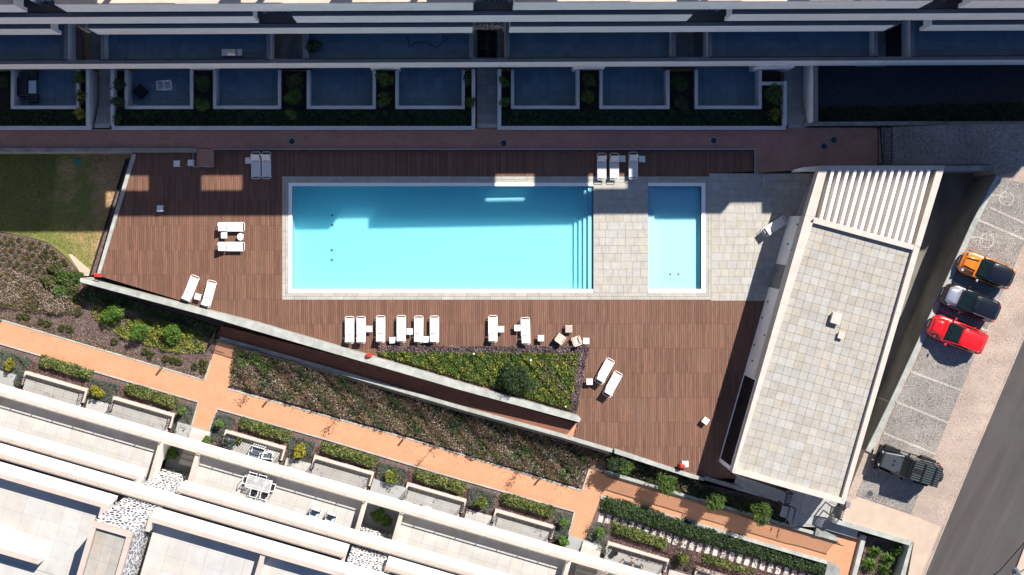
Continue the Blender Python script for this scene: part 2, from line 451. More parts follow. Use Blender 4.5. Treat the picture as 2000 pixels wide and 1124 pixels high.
def watermat(name='pool_water', tint=(.66, .93, .965)):
    m, nt, b = newmat(name); N = nt.nodes; L = nt.links
    N.remove(b)
    tr = N.new('ShaderNodeBsdfTransparent'); tr.inputs[0].default_value = (*tint, 1)
    gl = N.new('ShaderNodeBsdfGlossy'); gl.inputs['Roughness'].default_value = .06
    fr = N.new('ShaderNodeFresnel'); fr.inputs['IOR'].default_value = 1.33
    geo = N.new('ShaderNodeNewGeometry')
    nz = N.new('ShaderNodeTexNoise'); nz.inputs['Scale'].default_value = 2.2; nz.inputs['Detail'].default_value = 3
    L.new(geo.outputs['Position'], nz.inputs['Vector'])
    bp = N.new('ShaderNodeBump'); bp.inputs['Strength'].default_value = .25; bp.inputs['Distance'].default_value = .03
    L.new(nz.outputs['Fac'], bp.inputs['Height']); L.new(bp.outputs[0], gl.inputs['Normal']); L.new(bp.outputs[0], fr.inputs['Normal'])
    mx = N.new('ShaderNodeMixShader'); L.new(fr.outputs[0], mx.inputs[0]); L.new(tr.outputs[0], mx.inputs[1]); L.new(gl.outputs[0], mx.inputs[2])
    L.new(mx.outputs[0], N['Material Output'].inputs['Surface'])
    return m
def waterbody(name, dens):
    m = bpy.data.materials.new(name); m.use_nodes = True; nt = m.node_tree; nt.nodes.remove(nt.nodes['Principled BSDF'])
    v = nt.nodes.new('ShaderNodeVolumePrincipled'); v.inputs['Color'].default_value = (.5, .91, .985, 1); v.inputs['Density'].default_value = dens
    v.inputs['Anisotropy'].default_value = .1
    nt.links.new(v.outputs[0], nt.nodes['Material Output'].inputs['Volume'])
    return m
M['water_body'] = waterbody('water_body', .24)
M['water'] = watermat()
M['water_shallow'] = watermat('shallow_water', (.78, .955, .98))
M['basin'] = surf('pool_plaster', (.66, .84, .88), (.60, .80, .85), 26, .6, detail=6, ramp=(.3, .7))

# foliage
M['l_green'] = leafmat('leaf_green', [(.025, .05, .008), (.05, .095, .014), (.09, .15, .022)])
M['l_bright'] = leafmat('leaf_bright_green', [(.035, .08, .01), (.075, .15, .018), (.12, .21, .03)])
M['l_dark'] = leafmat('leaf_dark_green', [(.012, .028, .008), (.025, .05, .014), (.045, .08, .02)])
M['l_hedge'] = leafmat('leaf_hedge_yellow_green', [(.02, .034, .008), (.05, .075, .014), (.11, .14, .028), (.27, .27, .075)])
M['l_blue'] = leafmat('leaf_grey_green', [(.045, .07, .055), (.085, .115, .085), (.13, .16, .12)])
M['l_yellow'] = leafmat('leaf_yellow', [(.06, .08, .01), (.20, .19, .012), (.42, .34, .02)])
M['l_purple'] = leafmat('leaf_purple', [(.035, .028, .025), (.11, .075, .075), (.27, .19, .205)])
M['l_brown'] = leafmat('leaf_dry_brown', [(.05, .04, .02), (.13, .095, .055), (.30, .215, .15)])
M['l_bed'] = leafmat('leaf_bed_mix', [(.014, .021, .006), (.045, .050, .014), (.12, .085, .038), (.33, .225, .145)], clump=.9)
M['l_bark'] = leafmat('bark_chip', [(.03, .02, .018), (.085, .056, .048), (.19, .14, .125)], trans=.02)
M['l_tuft'] = leafmat('leaf_tuft', [(.03, .04, .01), (.06, .075, .018), (.13, .12, .04)])
M['l_spiky'] = leafmat('leaf_spiky', [(.03, .05, .008), (.10, .13, .012), (.34, .33, .04)], clump=2)
M['l_pink'] = leafmat('flower_pale_pink', [(.09, .06, .045), (.27, .195, .155), (.56, .45, .39)])
M['l_lime'] = leafmat('leaf_lime', [(.014, .03, .006), (.035, .065, .008), (.10, .13, .012), (.38, .36, .04)], clump=1.5)
M['l_grass'] = leafmat('grass_blade', [(.04, .055, .012), (.085, .09, .024), (.19, .15, .065)], clump=.5)
M['l_white'] = leafmat('petal_white', [(.7, .7, .66), (.8, .8, .78)])
M['turq'] = surf('turquoise_plastic', (.01, .22, .18), None, rough=.5)
M['l_maroon'] = leafmat('leaf_maroon', [(.04, .016, .015), (.085, .035, .03), (.14, .07, .055)])

def leaf_arrays(C, size, up=0.35, aspect=.5, jitter=.4):
    """C: n x 3 centres -> verts, faces of n little quads with random tilt"""
    n = len(C)
    nrm = rng.normal(size=(n, 3)); nrm[:, 2] = np.abs(nrm[:, 2]) + up * 3
    nrm /= np.linalg.norm(nrm, axis=1)[:, None]
    t = rng.normal(size=(n, 3)); t -= (t * nrm).sum(1)[:, None] * nrm; t /= np.linalg.norm(t, axis=1)[:, None]
    b = np.cross(nrm, t)
    s = size * (1 + jitter * (rng.random(n) * 2 - 1))[:, None]
    V = np.stack([C - t * s, C + b * s * aspect - t * s * .1, C + t * s, C - b * s * aspect - t * s * .1], 1).reshape(-1, 3)
    return V

def leaf_mesh(name, V, mat):
    n = len(V) // 4
    me = bpy.data.meshes.new(name)
    me.vertices.add(len(V)); me.vertices.foreach_set('co', V.astype(np.float32).ravel())
    me.loops.add(4 * n); me.loops.foreach_set('vertex_index', np.arange(4 * n, dtype=np.int32))
    me.polygons.add(n); me.polygons.foreach_set('loop_start', np.arange(0, 4 * n, 4, dtype=np.int32))
    me.materials.append(mat)
    me.update(calc_edges=True)
    return me

def obj(name, me, parent=None, loc=None):
    o = bpy.data.objects.new(name, me); COL.objects.link(o)
    if parent is not None: o.parent = parent
    if loc is not None: o.location = loc
    return o

def inpoly(x, y, poly):
    """vectorised point in polygon; poly list of (x,y)"""
    c = np.zeros(len(x), bool); n = len(poly)
    for i in range(n):
        x1, y1 = poly[i][0], poly[i][1]; x2, y2 = poly[(i + 1) % n][0], poly[(i + 1) % n][1]
        if y1 == y2: continue
        c ^= ((y1 > y) != (y2 > y)) & (x < (x2 - x1) * (y - y1) / (y2 - y1) + x1)
    return c

def samp(poly, n):
    xs = [p[0] for p in poly]; ys = [p[1] for p in poly]
    out = []
    tot = 0
    while tot < n:
        x = rng.uniform(min(xs), max(xs), n * 2); y = rng.uniform(min(ys), max(ys), n * 2)
        k = inpoly(x, y, poly); out.append(np.stack([x[k], y[k]], 1)); tot += k.sum()
    return np.concatenate(out)[:n]

def bumpy(x, y, s=1.0, seed=0):
    return (np.sin(x * 2.1 * s + seed) * np.cos(y * 1.7 * s + 1.3 * seed) + .6 * np.sin(x * 4.7 * s + y * 3.9 * s + seed * 2) + .4 * np.sin(x * 9.1 * s - y * 8.3 * s)) / 2

def ground_cover(name, pxpoly, z, dens, size, mat, height=.3, hs=1.0, up=.35, aspect=.5, label=None, cat=None, seed=0, patchy=0.0):
    """leafy mass over a bed: stuff"""
    zfun = z if callable(z) else None
    if zfun: z = -.8
    poly = [(p.x, p.y) for p in pts(pxpoly, z + height * .5)]
    A = 0
    for i in range(len(poly)):
        A += poly[i][0] * poly[(i + 1) % len(poly)][1] - poly[(i + 1) % len(poly)][0] * poly[i][1]
    A = abs(A) / 2
    n = int(A * dens)
    s_ = samp(poly, n)
    hb = bumpy(s_[:, 0], s_[:, 1], hs, seed)
    if patchy:
        k = hb + rng.normal(size=n) * .25 > patchy
        s_ = s_[k]; hb = hb[k]; n = len(s_)
    if zfun: z = zfun(s_[:, 0])
    zz = z + height * (.45 + .5 * hb) * (.35 + .65 * rng.random(n)) + .02
    C = np.column_stack([s_, np.maximum(zz, z + .02)])
    o = obj(name, leaf_mesh(name, leaf_arrays(C, size, up, aspect), mat))
    tag(o, label, cat, kind='stuff')
    return o

def blob_leaves(n, r, h, size, lobes=7, up=.3, aspect=.5, seed=None, flat=1.0, shell=.55):
    """leaves through an irregular crown: several lobes of different size"""
    rr = np.random.default_rng(seed if seed is not None else int(rng.integers(1e9)))
    C = []
    L_ = [(0, 0, h * .5, r * .72)]
    for i in range(lobes):
        a = rr.uniform(0, 2 * math.pi); d = r * rr.uniform(.35, .72)
        L_.append((d * math.cos(a), d * math.sin(a), h * rr.uniform(.25, .8), r * rr.uniform(.28, .5)))
    w = np.array([l[3] ** 2 for l in L_]); w = w / w.sum()
    for l, ww in zip(L_, w):
        k = max(4, int(n * ww))
        d = rr.normal(size=(k, 3)); d /= np.linalg.norm(d, axis=1)[:, None]
        rad = l[3] * (shell + (1 - shell) * rr.random(k)) * (1 + .18 * rr.normal(size=k))
        p = d * rad[:, None]; p[:, 2] *= h / (2 * r) * 1.3
        p += np.array(l[:3])
        C.append(p)
    C = np.concatenate(C); C[:, 2] = np.maximum(C[:, 2], .02)
    return leaf_arrays(C, size, up, aspect)

def spiky_leaves(n, r, h, w, seed=0, droop=.3):
    """rosette of strap leaves: each a bent strip of 2 quads"""
    rr = np.random.default_rng(seed)
    V = []
    for i in range(n):
        a = rr.uniform(0, 2 * math.pi); L_ = r * rr.uniform(.6, 1.1); hh = h * rr.uniform(.4, 1.1)
        d = np.array([math.cos(a), math.sin(a), 0]); s = np.array([-math.sin(a), math.cos(a), 0]) * w
        o = np.array([rr.normal() * r * .06, rr.normal() * r * .06, 0])
        p0 = o; p1 = o + d * L_ * .55 + np.array([0, 0, hh]); p2 = o + d * L_ + np.array([0, 0, hh * (1 - droop * 1.6)])
        V += [p0 - s * .5, p0 + s * .5, p1 + s, p1 - s, p1 - s, p1 + s, p2 + s * .15, p2 - s * .15]
    return np.array(V)
# ------------------------------------------------------------------ frames of the two terraced blocks
class Frame:
    def __init__(s, U, V): s.U, s.V = U, V
    def __call__(s, u, v): return (s.U[0] * u + s.V[0] * v, s.U[1] * u + s.V[1] * v)
    def uv(s, p): return (p[0] * s.U[0] + p[1] * s.U[1], p[0] * s.V[0] + p[1] * s.V[1])
    def rot(s): return math.atan2(s.U[1], s.U[0])
aN = .0043
FN = Frame((math.cos(aN), math.sin(aN)), (-math.sin(aN), math.cos(aN)))
FS = Frame((math.cos(A16), -math.sin(A16)), (-math.sin(A16), -math.cos(A16)))
def fbox(mb, fr, u0, u1, v0, v1, z0, z1, mi=0):
    mb.prism([fr(u0, v0), fr(u1, v0), fr(u1, v1), fr(u0, v1)], z0, z1, mi)

# ------------------------------------------------------------------ ground sheets
def sheet_obj(name, polys, z, mat, kind='structure', th=None, label=None):
    mb = MB()
    for pl in polys:
        mb.prism([(p.x, p.y) for p in pts(pl, z)], (z - th) if th else z - .35, z)
    o = mb.build(name, mat)
    tag(o, label, kind=kind)
    return o
g = MB(); g.sheet([(-700, -700, -3.4), (700, -700, -3.4), (700, 700, -3.4), (-700, 700, -3.4)])
tag(g.build('ground', M['sand']), kind='structure')
# planting soil of the lower garden (south) and of the left garden
sheet_obj('garden_soil', [[(-120, 441), (0, 452), (50, 461), (95, 472), (130, 500), (168, 537), (160, 560), (427, 645), (456, 672), (1190, 889), (1385, 945), (1535, 985), (1545, 1035), (1612, 1060), (1612, 1180), (-120, 1180)]], -1.45, M['soil'], th=1.9)
tag(sheet_obj('lawn', [[(-120, 297), (262, 297), (176, 540), (160, 538), (130, 503), (95, 474), (50, 462), (0, 453), (-120, 443)]], -1.4, M['lawn'], th=.6), kind='structure')
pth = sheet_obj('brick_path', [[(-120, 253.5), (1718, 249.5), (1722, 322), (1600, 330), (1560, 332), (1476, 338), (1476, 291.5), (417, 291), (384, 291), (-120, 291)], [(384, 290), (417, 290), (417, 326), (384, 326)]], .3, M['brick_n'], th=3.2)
SP = [[(-120, 589), (2.7, 625.4), (399, 743), (412, 705), (426, 662), (464.5, 674), (451, 753.5), (444, 759.5), (795, 856), (1137, 959), (1151.7, 916), (1173, 925), (1631, 1059), (1638, 1040), (1690, 1052), (1655, 1190), (1636, 1190), (1640, 1122), (1615, 1096), (1173, 968), (1171.7, 976), (1141, 1060), (1109, 1051), (1122, 1000), (850, 923), (632, 857.6), (424.5, 799), (408, 842), (372, 840), (387, 785.6), (0, 672), (-120, 637)]]
SPm = [SP[0][:9] + [(1137, 959), (1151.7, 916), (1173, 925), (1173, 968)] + SP[0][19:]]
sheet_obj('orange_path', SPm, -1.38, M['brick_s'], th=.5)
def zr_(px): return -1.38 + 1.38 * min(1, max(0, (px - 1190) / (1560 - 1190)))
def zs_(px): return -1.45 + .75 * min(1, max(0, (px - 1190) / (1600 - 1190)))
def sloped(name, up, lo, zf, mat, dz=0.0, base=-2.6, kind='structure'):
    t = [P(a, b, zf(a) + dz) for a, b in up] + [P(a, b, zf(a) + dz) for a, b in lo[::-1]]
    n = len(up); v = t + [Vector((p.x, p.y, base)) for p in t]; m_ = len(t); f = []
    for i in range(n - 1): f.append((i, i + 1, m_ - 2 - i, m_ - 1 - i))
    for i in range(m_): f.append((i, (i + 1) % m_, m_ + (i + 1) % m_, m_ + i))
    mb = MB(); mb.add(v, f); o = mb.build(name, mat); 
    if kind: tag(o, kind=kind)
    return o
XU = [1173, 1270, 1370, 1470, 1560, 1631]
lu = lambda x: 925 + (x - 1173) * (1059 - 925) / (1631 - 1173)
ll = lambda x: 968 + (x - 1173) * (1096 - 968) / (1615 - 1173)
sloped('orange_path_slope', [(x, lu(x)) for x in XU], [(x, ll(x)) for x in XU], zr_, M['brick_s'])
sheet_obj('path_end', [[(1631, 1059), (1636, 1040), (1690, 1052), (1655, 1190), (1636, 1190), (1640, 1122), (1616, 1097), (1631, 1100)]], .0, M['brick_s'], th=2.5)
sloped('hedge_soil', [(x, ll(x) + 7) for x in XU], [(x, ll(x) + 75) for x in XU], zs_, M['soil'])
sloped('tree_bed_soil', [(1183, 893), (1270, 925), (1370, 945), (1470, 968), (1535, 988), (1536, 990)], [(1183, 920), (1270, 948), (1370, 978), (1470, 1007), (1545, 1030), (1546, 1031)], zr_, M['soil'], dz=-.1)
# light edging stones along the orange path
ke = MB()
def kerb_line(mb, a, b, z0, z1, w):
    A_, B_ = P(*a, z1), P(*b, z1); d = (B_ - A_); d.z = 0; d.normalize(); n = Vector((-d.y, d.x, 0)) * w / 2
    mb.prism([(A_ + n)[:2], (B_ + n)[:2], (B_ - n)[:2], (A_ - n)[:2]], z0, z1)
for a, b in [((-120, 589), (2.7, 625.4)), ((2.7, 625.4), (399, 743)), ((399, 743), (412, 705)), ((451, 753.5), (464, 690)), ((444, 759.5), (795, 856)), ((795, 856), (1137, 959)), ((1137, 959), (1151, 917)),
             ((-120, 637), (0, 672)), ((0, 672), (387, 785.6)), ((387, 785.6), (372, 840)), ((424.5, 799), (408, 842)), ((424.5, 799), (632, 857.6)), ((632, 857.6), (850, 923)), ((850, 923), (1122, 1000)), ((1122, 1000), (1109, 1051))]:
    kerb_line(ke, a, b, -1.6, -1.34, .09)
tag(ke.build('path_edging', M['concrete_light']), kind='structure')

# parking terrace: a plane that falls towards the south
def zp(py):      # an exact plane in the world, seen along the pixel's ray
    k = (NY - py) / F
    return (2.59 + .0885 * k * H) / (1 + .0885 * k)
def slope_pts(pl, dz=0.0): return [P(a, b, zp(b) + dz) for a, b in pl]
def slope_sheet(name, pl, mat, dz, th=.3):
    mb = MB(); t = slope_pts(pl, dz); b = [Vector((p.x, p.y, p.z - th)) for p in t]
    mb.loft(b, t); o = mb.build(name, mat); tag(o, kind='structure'); return o
# boundary lines (photo px): retaining wall, cobble/light sidewalk, road edge
slope_sheet('parking_base', [(1945, 344), (2159, 287), (1998, 659), (1895, 902), (1804, 1124), (1777, 1190), (1762, 1190), (1785, 1060), (1640, 1018), (1648, 985), (1690, 880)], M['cobble_light'], -.02, 3.5)
# ramped forecourt north of the pool house
mb = MB()
fc_t = [P(1722, 249, .33), P(1725, 322, .33), P(1845, 322, 1.6), P(1938, 322, 2.7), P(1948, 345, 2.98), P(2300, 250, 3.3), P(2300, 242, 3.3), P(1940, 242, 2.7)]
mb.loft([Vector((p.x, p.y, -3)) for p in fc_t], fc_t)
tag(mb.build('forecourt_paving', M['cobble']), kind='structure')
slope_sheet('parking_bays', [(1953, 346), (2054, 372), (1999, 479), (1903, 700), (1847, 836), (1780, 1004), (1672, 968), (1700, 905), (1745, 800), (1815, 650), (1905, 440)], M['cobble'], .006, .05)
slope_sheet('road', [(1998, 659), (2283, 0), (2400, 0), (2400, 1190), (2300, 1190), (1777, 1190), (1804, 1124), (1895, 902)], M['asphalt'], -.09, 3.0)
slope_sheet('sidewalk', [(1640, 1018), (1648, 985), (1676, 972), (1776, 1006), (1838, 1029), (1799, 1124), (1771, 1190), (1762, 1190), (1785, 1060)], M['sand'], .004, .05)
kb = MB()
kk = slope_pts([(2283, 0), (1998, 658), (1895, 901), (1803.5, 1124), (1776, 1190)], -.145)
for a, b in zip(kk[:-1], kk[1:]): kb.bar(a, b, .12, .28)
tag(kb.build('road_kerb', M['cobble_light']), kind='structure')
# far pavement across the road
slope_sheet('far_pavement', [(2003, 1064), (2300, 470), (2300, 1190), (1950, 1190), (1980, 1124)], M['sand'], .02, .5)
# bay lines of white cobbles + wheelchair signs
bl = MB()
def sbar(mb, a, b, w, dz):
    A_, B_ = P(*a, zp(a[1]) + dz), P(*b, zp(b[1]) + dz)
    d = (B_ - A_).normalized(); n = Vector((-d.y, d.x, 0)).normalized() * w / 2
    mb.sheet([A_ + n, A_ - n, B_ - n, B_ + n] if True else None)
bays = [((1925, 402), (2000, 436)), ((1897, 424), (2000, 468)), ((1867, 487), (1975, 532)), ((1850, 545), (1955, 590)), ((1825, 600), (1930, 648)), ((1770, 722), (1878, 763)), ((1741, 781), (1852, 826)), ((1717, 842), (1828, 888))]
line_mb = []
for a, b in bays:
    a = (a[0] + 9, a[1] + 4)
    m_ = MB(); sbar(m_, a, b, .16, .012); line_mb.append(m_.build('bay_line', M['cobble_white']))
for o in line_mb: tag(o, kind='structure')
def wheelchair(cx, cy):
    m_ = MB(); z = zp(cy) + .014
    c = P(cx, cy, z)
    k = 1.0
    n = 28
    for i in range(n):     # wheel ring
        a0 = 2 * math.pi * i / n; a1 = 2 * math.pi * (i + 1) / n
        if 1.0 < a0 < 1.5: continue
        r0, r1 = .42, .52
        def q(r, a): x, y = r * math.cos(a) + .1, r * math.sin(a) - .05; return P(cx + x * 29, cy - y * 29, zp(cy - y * 29) + .014)
        m_.sheet([q(r0, a0), q(r1, a0), q(r1, a1), q(r0, a1)])
    sbar(m_, (cx + 2, cy), (cx - 11, cy - 5), .1, .018)
    sbar(m_, (cx - 4, cy + 3), (cx - 11, cy - 5), .1, .022)
    sbar(m_, (cx - 11, cy - 5), (cx - 24, cy - 5), .1, .026)
    sbar(m_, (cx + 2, cy - 10), (cx + 2, cy + 2), .09, .03)
    h = [P(cx - 25 + 3.2 * math.cos(a * math.pi / 5), cy - 5 + 3.2 * math.sin(a * math.pi / 5), zp(cy) + .035) for a in range(10)]
    m_.sheet(h)
    return m_.build('wheelchair_marking', M['cobble_white'])
tag(wheelchair(1963, 387), 'white wheelchair symbol set in the northern accessible bay, half beside the building shadow', 'marking')
tag(wheelchair(1924, 469), 'white wheelchair symbol in the bay just above the orange car', 'marking')

# manhole covers
def manhole(px, py, z, r, label, mat):
    c = P(px, py, z); t = empty('manhole_cover', c)
    tag(t, label, 'manhole cover')
    mb = MB(); mb.cyl((0, 0), r, -.02, .02, 28); mb.build('lid', mat, t)
    mb = MB(); mb.ring((0, 0), r, r + .06, -.02, .025); mb.build('rim', M['grey_coping'], t)
    return t
manhole(1699, 964.5, zp(964.5) + .01, .2, 'round dark manhole cover in the cobbles in front of the grey off-road car', M['darkgrey'])

# ------------------------------------------------------------------ deck
Dpoly = [(262, 299), (384, 298), (384, 328), (417, 328), (417, 292), (1474, 292), (1474, 337), (1560, 337), (1560, 588), (1500, 588), (1455, 935), (1378, 935), (1138, 859), (1119, 853), (1130, 822), (195, 540), (190, 536)]
Qpoly = [(551, 345), (1385, 345), (1385, 339), (1570, 331), (1570, 588), (1389, 588), (1389, 586), (551, 586)]
def crossings(poly, x):
    ys = []
    for i in range(len(poly)):
        (x1, y1), (x2, y2) = poly[i], poly[(i + 1) % len(poly)]
        if (x1 > x) != (x2 > x): ys.append(y1 + (x - x1) / (x2 - x1) * (y2 - y1))
    return sorted(ys)
deck_t = empty('timber_deck', (0, 0, 0))
tag(deck_t, 'brown hardwood pool deck of narrow boards laid in rows around the swimming pool', 'deck')
deck_t['kind'] = 'structure'
planks = MB()
big = []
x = 190.0; pitch = 4.15
rowy = [y for y in np.arange(297 - 48 * 1, 960, 48.0)]
while x < 1500:
    xc = x + pitch / 2
    cr = sorted(set(crossings(Dpoly, xc) + crossings(Qpoly, xc)))
    for a, b in zip(cr[:-1], cr[1:]):
        m_ = (a + b) / 2
        if not inpoly(np.array([xc]), np.array([m_]), Dpoly)[0] or inpoly(np.array([xc]), np.array([m_]), Qpoly)[0]: continue
        cuts = [a] + [r for r in rowy if a + 2 < r < b - 2] + [b]
        for c0, c1 in zip(cuts[:-1], cuts[1:]):
            p0 = P(x + .22, c0 + .12); p1 = P(x + pitch - .22, c1 - .12)
            zt = random.uniform(-.006, .004)
            x0, x1, y0, y1 = p0.x, p1.x, p1.y, p0.y
            planks.add([(x0, y0, -.05), (x1, y0, -.05), (x1, y1, -.05), (x0, y1, -.05), (x0, y0, zt), (x1, y0, zt), (x1, y1, zt), (x0, y1, zt)],
                       [(4, 5, 6, 7), (0, 1, 5, 4), (1, 2, 6, 5), (2, 3, 7, 6), (3, 0, 4, 7)])
    x += pitch
# the 300 largest-looking boards stay separate; the rest is one joined part
nb = len(planks.f) // 5
idx = list(range(nb))
area = lambda i: (planks.v[8 * i + 1][0] - planks.v[8 * i][0]) * (planks.v[8 * i + 3][1] - planks.v[8 * i][1])
idx.sort(key=lambda i: (-round(area(i), 2), i))
own = set(idx[:300])
bmesh_ = {}
rest = MB()
fs5 = planks.f[:5]
def board_mesh(w, l):
    k = (round(w, 3), round(l, 2))
    if k not in bmesh_:
        me = bpy.data.meshes.new('board')
        x, y = k[0] / 2, k[1] / 2
        me.from_pydata([(-x, -y, -.05), (x, -y, -.05), (x, y, -.05), (-x, y, -.05), (-x, -y, 0), (x, -y, 0), (x, y, 0), (-x, y, 0)], [], fs5)
        me.materials.append(M['deck_obj']); bmesh_[k] = me
    return bmesh_[k]
M['deck_obj'] = surf('deck_board_single', (.168, .083, .051), (.120, .058, .037), 1.6, 0.65, rand=.2, hue=.0, bump=.3, bscale=40, warp=(9, .6, 1), spec=.35, stain=.25, stain_col=(.13, .082, .062), stain_scale=.35)
for i in range(nb):
    v = planks.v[8 * i:8 * i + 8]
    if i in own:
        w, l = v[1][0] - v[0][0], v[3][1] - v[0][1]
        o = obj('board', board_mesh(w, l), deck_t, ((v[0][0] + v[1][0]) / 2, (v[0][1] + v[3][1]) / 2, v[4][2]))
    else:
        rest.add(v, fs5)
o = rest.build('deck_boards', M['deck'], deck_t); o['kind'] = 'stuff'
mb = MB()
for pl in [[(190, 536), (262, 299), (384, 298), (384, 328), (417, 328), (417, 292), (551, 292), (551, 586), (551, 648)],
           [(551, 292), (1474, 292), (1474, 345), (551, 345)], [(551, 586), (1389, 586), (1389, 588), (1560, 588), (1455, 935), (1378, 935), (1138, 859), (1119, 853), (1130, 822), (551, 648)]]:
    mb.prism([(p.x, p.y) for p in pts(pl)], -.12, -.052)
mb.build('deck_underlay', M['darkvoid'], deck_t)

# ------------------------------------------------------------------ pool
pool = empty('swimming_pool', P(865, 465))
tag(pool, 'large rectangular turquoise swimming pool with steps along its right end', 'swimming pool')
def rectw(x0, y0, x1, y1, z=0.0):
    a = P(x0, y0, z); b = P(x1, y1, z); return a.x, b.y, b.x, a.y      # xmin, ymin, xmax, ymax
def local_build(mb, name, mat, root, **kw):
    L_ = root.location
    mb.v = [(v[0] - L_.x, v[1] - L_.y, v[2] - L_.z) for v in mb.v]
    return mb.build(name, mat, root, **kw)
def basin(root, x0, y0, x1, y1, zl, zr, xr):
    X0, Y0, X1, Y1 = rectw(x0, y0, x1, y1); XR = P(xr, 0).x
    mb = MB()
    v = [(X0, Y0, -.03), (X1, Y0, -.03), (X1, Y1, -.03), (X0, Y1, -.03), (X0, Y0, zl), (XR, Y0, zr), (X1, Y0, zr), (X1, Y1, zr), (XR, Y1, zr), (X0, Y1, zl)]
    f = [(4, 5, 8, 9), (5, 6, 7, 8), (0, 4, 9, 3), (1, 2, 7, 6), (0, 1, 6, 5, 4), (3, 9, 8, 7, 2)]
    mb.add(v, f)
    # shell outside of the basin walls
    return local_build(mb, 'basin', M['basin'], root)
basin(pool, 571, 364, 1158.5, 565, -1.3, -.95, 1118)
for i, (xa, zt) in enumerate([(1123.6, -.76), (1132, -.57), (1140.6, -.38), (1149.2, -.19)]):
    a = P(xa, 364); b = P(1158.4, 565)
    mb = MB(); mb.box(a.x, b.y + .004, -1.0, b.x - .004 * (i + 1), a.y - .004, zt)
    local_build(mb, 'step', M['basin'], pool)
def wat(root, x0, y0, x1, y1, m_='water'):
    X0, Y0, X1, Y1 = rectw(x0, y0, x1, y1)
    mb = MB(); mb.sheet([(X0 + .003, Y0 + .003, -.075), (X1 - .003, Y0 + .003, -.075), (X1 - .003, Y1 - .003, -.075), (X0 + .003, Y1 - .003, -.075)])
    o = local_build(mb, 'water', M[m_], root)
    mb = MB(); mb.box(X0 + .01, Y0 + .01, -1.5 if m_ == 'water' else -.6, X1 - .01, Y1 - .01, -.085)
    local_build(mb, 'water_body', M['water_body'], root)
wat(pool, 571, 364, 1158.5, 565)
def rim(root, rects):
    for r in rects:
        X0, Y0, X1, Y1 = rectw(*r)
        mb = MB(); mb.box(X0, Y0, -.4, X1, Y1, -.012)
        local_build(mb, 'rim', M['pooltrim'], root, bevel=.008)
rim(pool, [(563.3, 357.3, 571, 572.3), (571, 357.3, 1158.5, 364), (571, 565, 1158.5, 572.3)])
def drain(root, px, py, z, r=.09):
    c = P(px, py, z); mb = MB(); mb.cyl((c.x, c.y), r, z - .02, z + .012, 16)
    local_build(mb, 'drain', M['darkgrey'], root)
for px, py in [(649, 421), (649, 440), (648, 489), (648, 508)]: drain(pool, px, py, -1.225)
mb = MB()      # small grab rail at the steps
a = P(1148, 371); 
mb.tube([a + Vector((0, .25, 0)), a + Vector((0, .25, .55)), a + Vector((.1, 0, .65)), a + Vector((.45, -.05, .1)), a + Vector((.5, -.05, -.3))], .03, 8)
local_build(mb, 'grab_rail', M['whitemetal'], pool, smooth=True)
kid = empty('paddling_pool', P(1320, 465))
tag(kid, 'small shallow turquoise paddling pool beside the steps of the big pool', 'paddling pool')
basin(kid, 1266, 364, 1370, 565, -.5, -.5, 1300)
a = P(1266, 364); b = P(1279, 565)
mb = MB(); mb.box(a.x + .004, b.y + .004, -.6, b.x, a.y - .004, -.22); local_build(mb, 'step', M['basin'], kid)
wat(kid, 1266, 364, 1370, 565, 'water_shallow')
rim(kid, [(1266, 357.3, 1370, 364), (1266, 565, 1370, 572.3), (1370, 357.3, 1378, 572.3)])
for px, py in [(1309, 536), (1325, 536)]: drain(kid, px, py, -.49, .07)

# paving stones
tile_me = unit_tile('paver', M['paver'], bev=.02)
kerb_me = unit_tile('kerb_stone', M['kerbstone'], bev=.02)
paving = empty('pool_paving', (0, 0, 0)); tag(paving, kind='structure')
def tile_px(me, name, x0, y0, x1, y1, parent, z=0.0, gap=.012):
    a = P(x0, y0, z); b = P(x1, y1, z)
    w, h = b.x - a.x - gap, a.y - b.y - gap
    if w < .05 or h < .05: return
    piece(name, me, ((a.x + b.x) / 2, (a.y + b.y) / 2, z + random.uniform(-.003, .001)), w, h, .045, 0, parent)
def house_x(y): return 1541.7 + (y - 422) * (1403 - 1541.7) / (900 - 422)
for r in range(14):       # between the pools
    y0 = 357.3 + r * 15.36; x = 1159.0
    xs = [1159]
    while x < 1258:
        w = random.choice([11.5, 15.5, 15.5, 19, 23.5]); x = min(1266, x + w)
        if 1266 - x < 8: x = 1266
        xs.append(x)
    if xs[-1] < 1266: xs.append(1266)
    for xa, xb in zip(xs[:-1], xs[1:]): tile_px(tile_me, 'paving_stone', xa, y0, xb, y0 + 15.36, paving)
for r in range(16):       # right of the paddling pool
    y0 = 339 + r * 15.56; y1 = y0 + 15.56
    x = 1389 if y0 > 343 else 1385; xs = [x]; xe = house_x((y0 + y1) / 2) + 14 if y0 > 410 else 1590
    while x < xe:
        x += random.choice([11.5, 15.5, 15.5, 19, 23.5]); xs.append(x)
    for xa, xb in zip(xs[:-1], xs[1:]):
        tile_px(tile_me, 'paving_stone', xa, y0, xb, y1, paving)
def band(x0, y0, x1, y1, n, vert):
    for i in range(n):
        if vert: tile_px(kerb_me, 'kerb_stone', x0, y0 + (y1 - y0) * i / n, x1, y0 + (y1 - y0) * (i + 1) / n, paving)
        else: tile_px(kerb_me, 'kerb_stone', x0 + (x1 - x0) * i / n, y0, x0 + (x1 - x0) * (i + 1) / n, y1, paving)
band(551, 345, 1385, 351, 35, False); band(557.5, 351, 1383.5, 357.3, 35, False)
band(557.5, 572.3, 1383.5, 579.5, 35, False); band(551, 579.5, 1389, 586, 35, False)
band(551, 351, 557.5, 579.5, 9, True); band(557.5, 357.3, 563.3, 572.3, 9, True)
band(1378, 357.3, 1383.5, 572.3, 9, True); band(1383.5, 351, 1389, 579.5, 9, True)
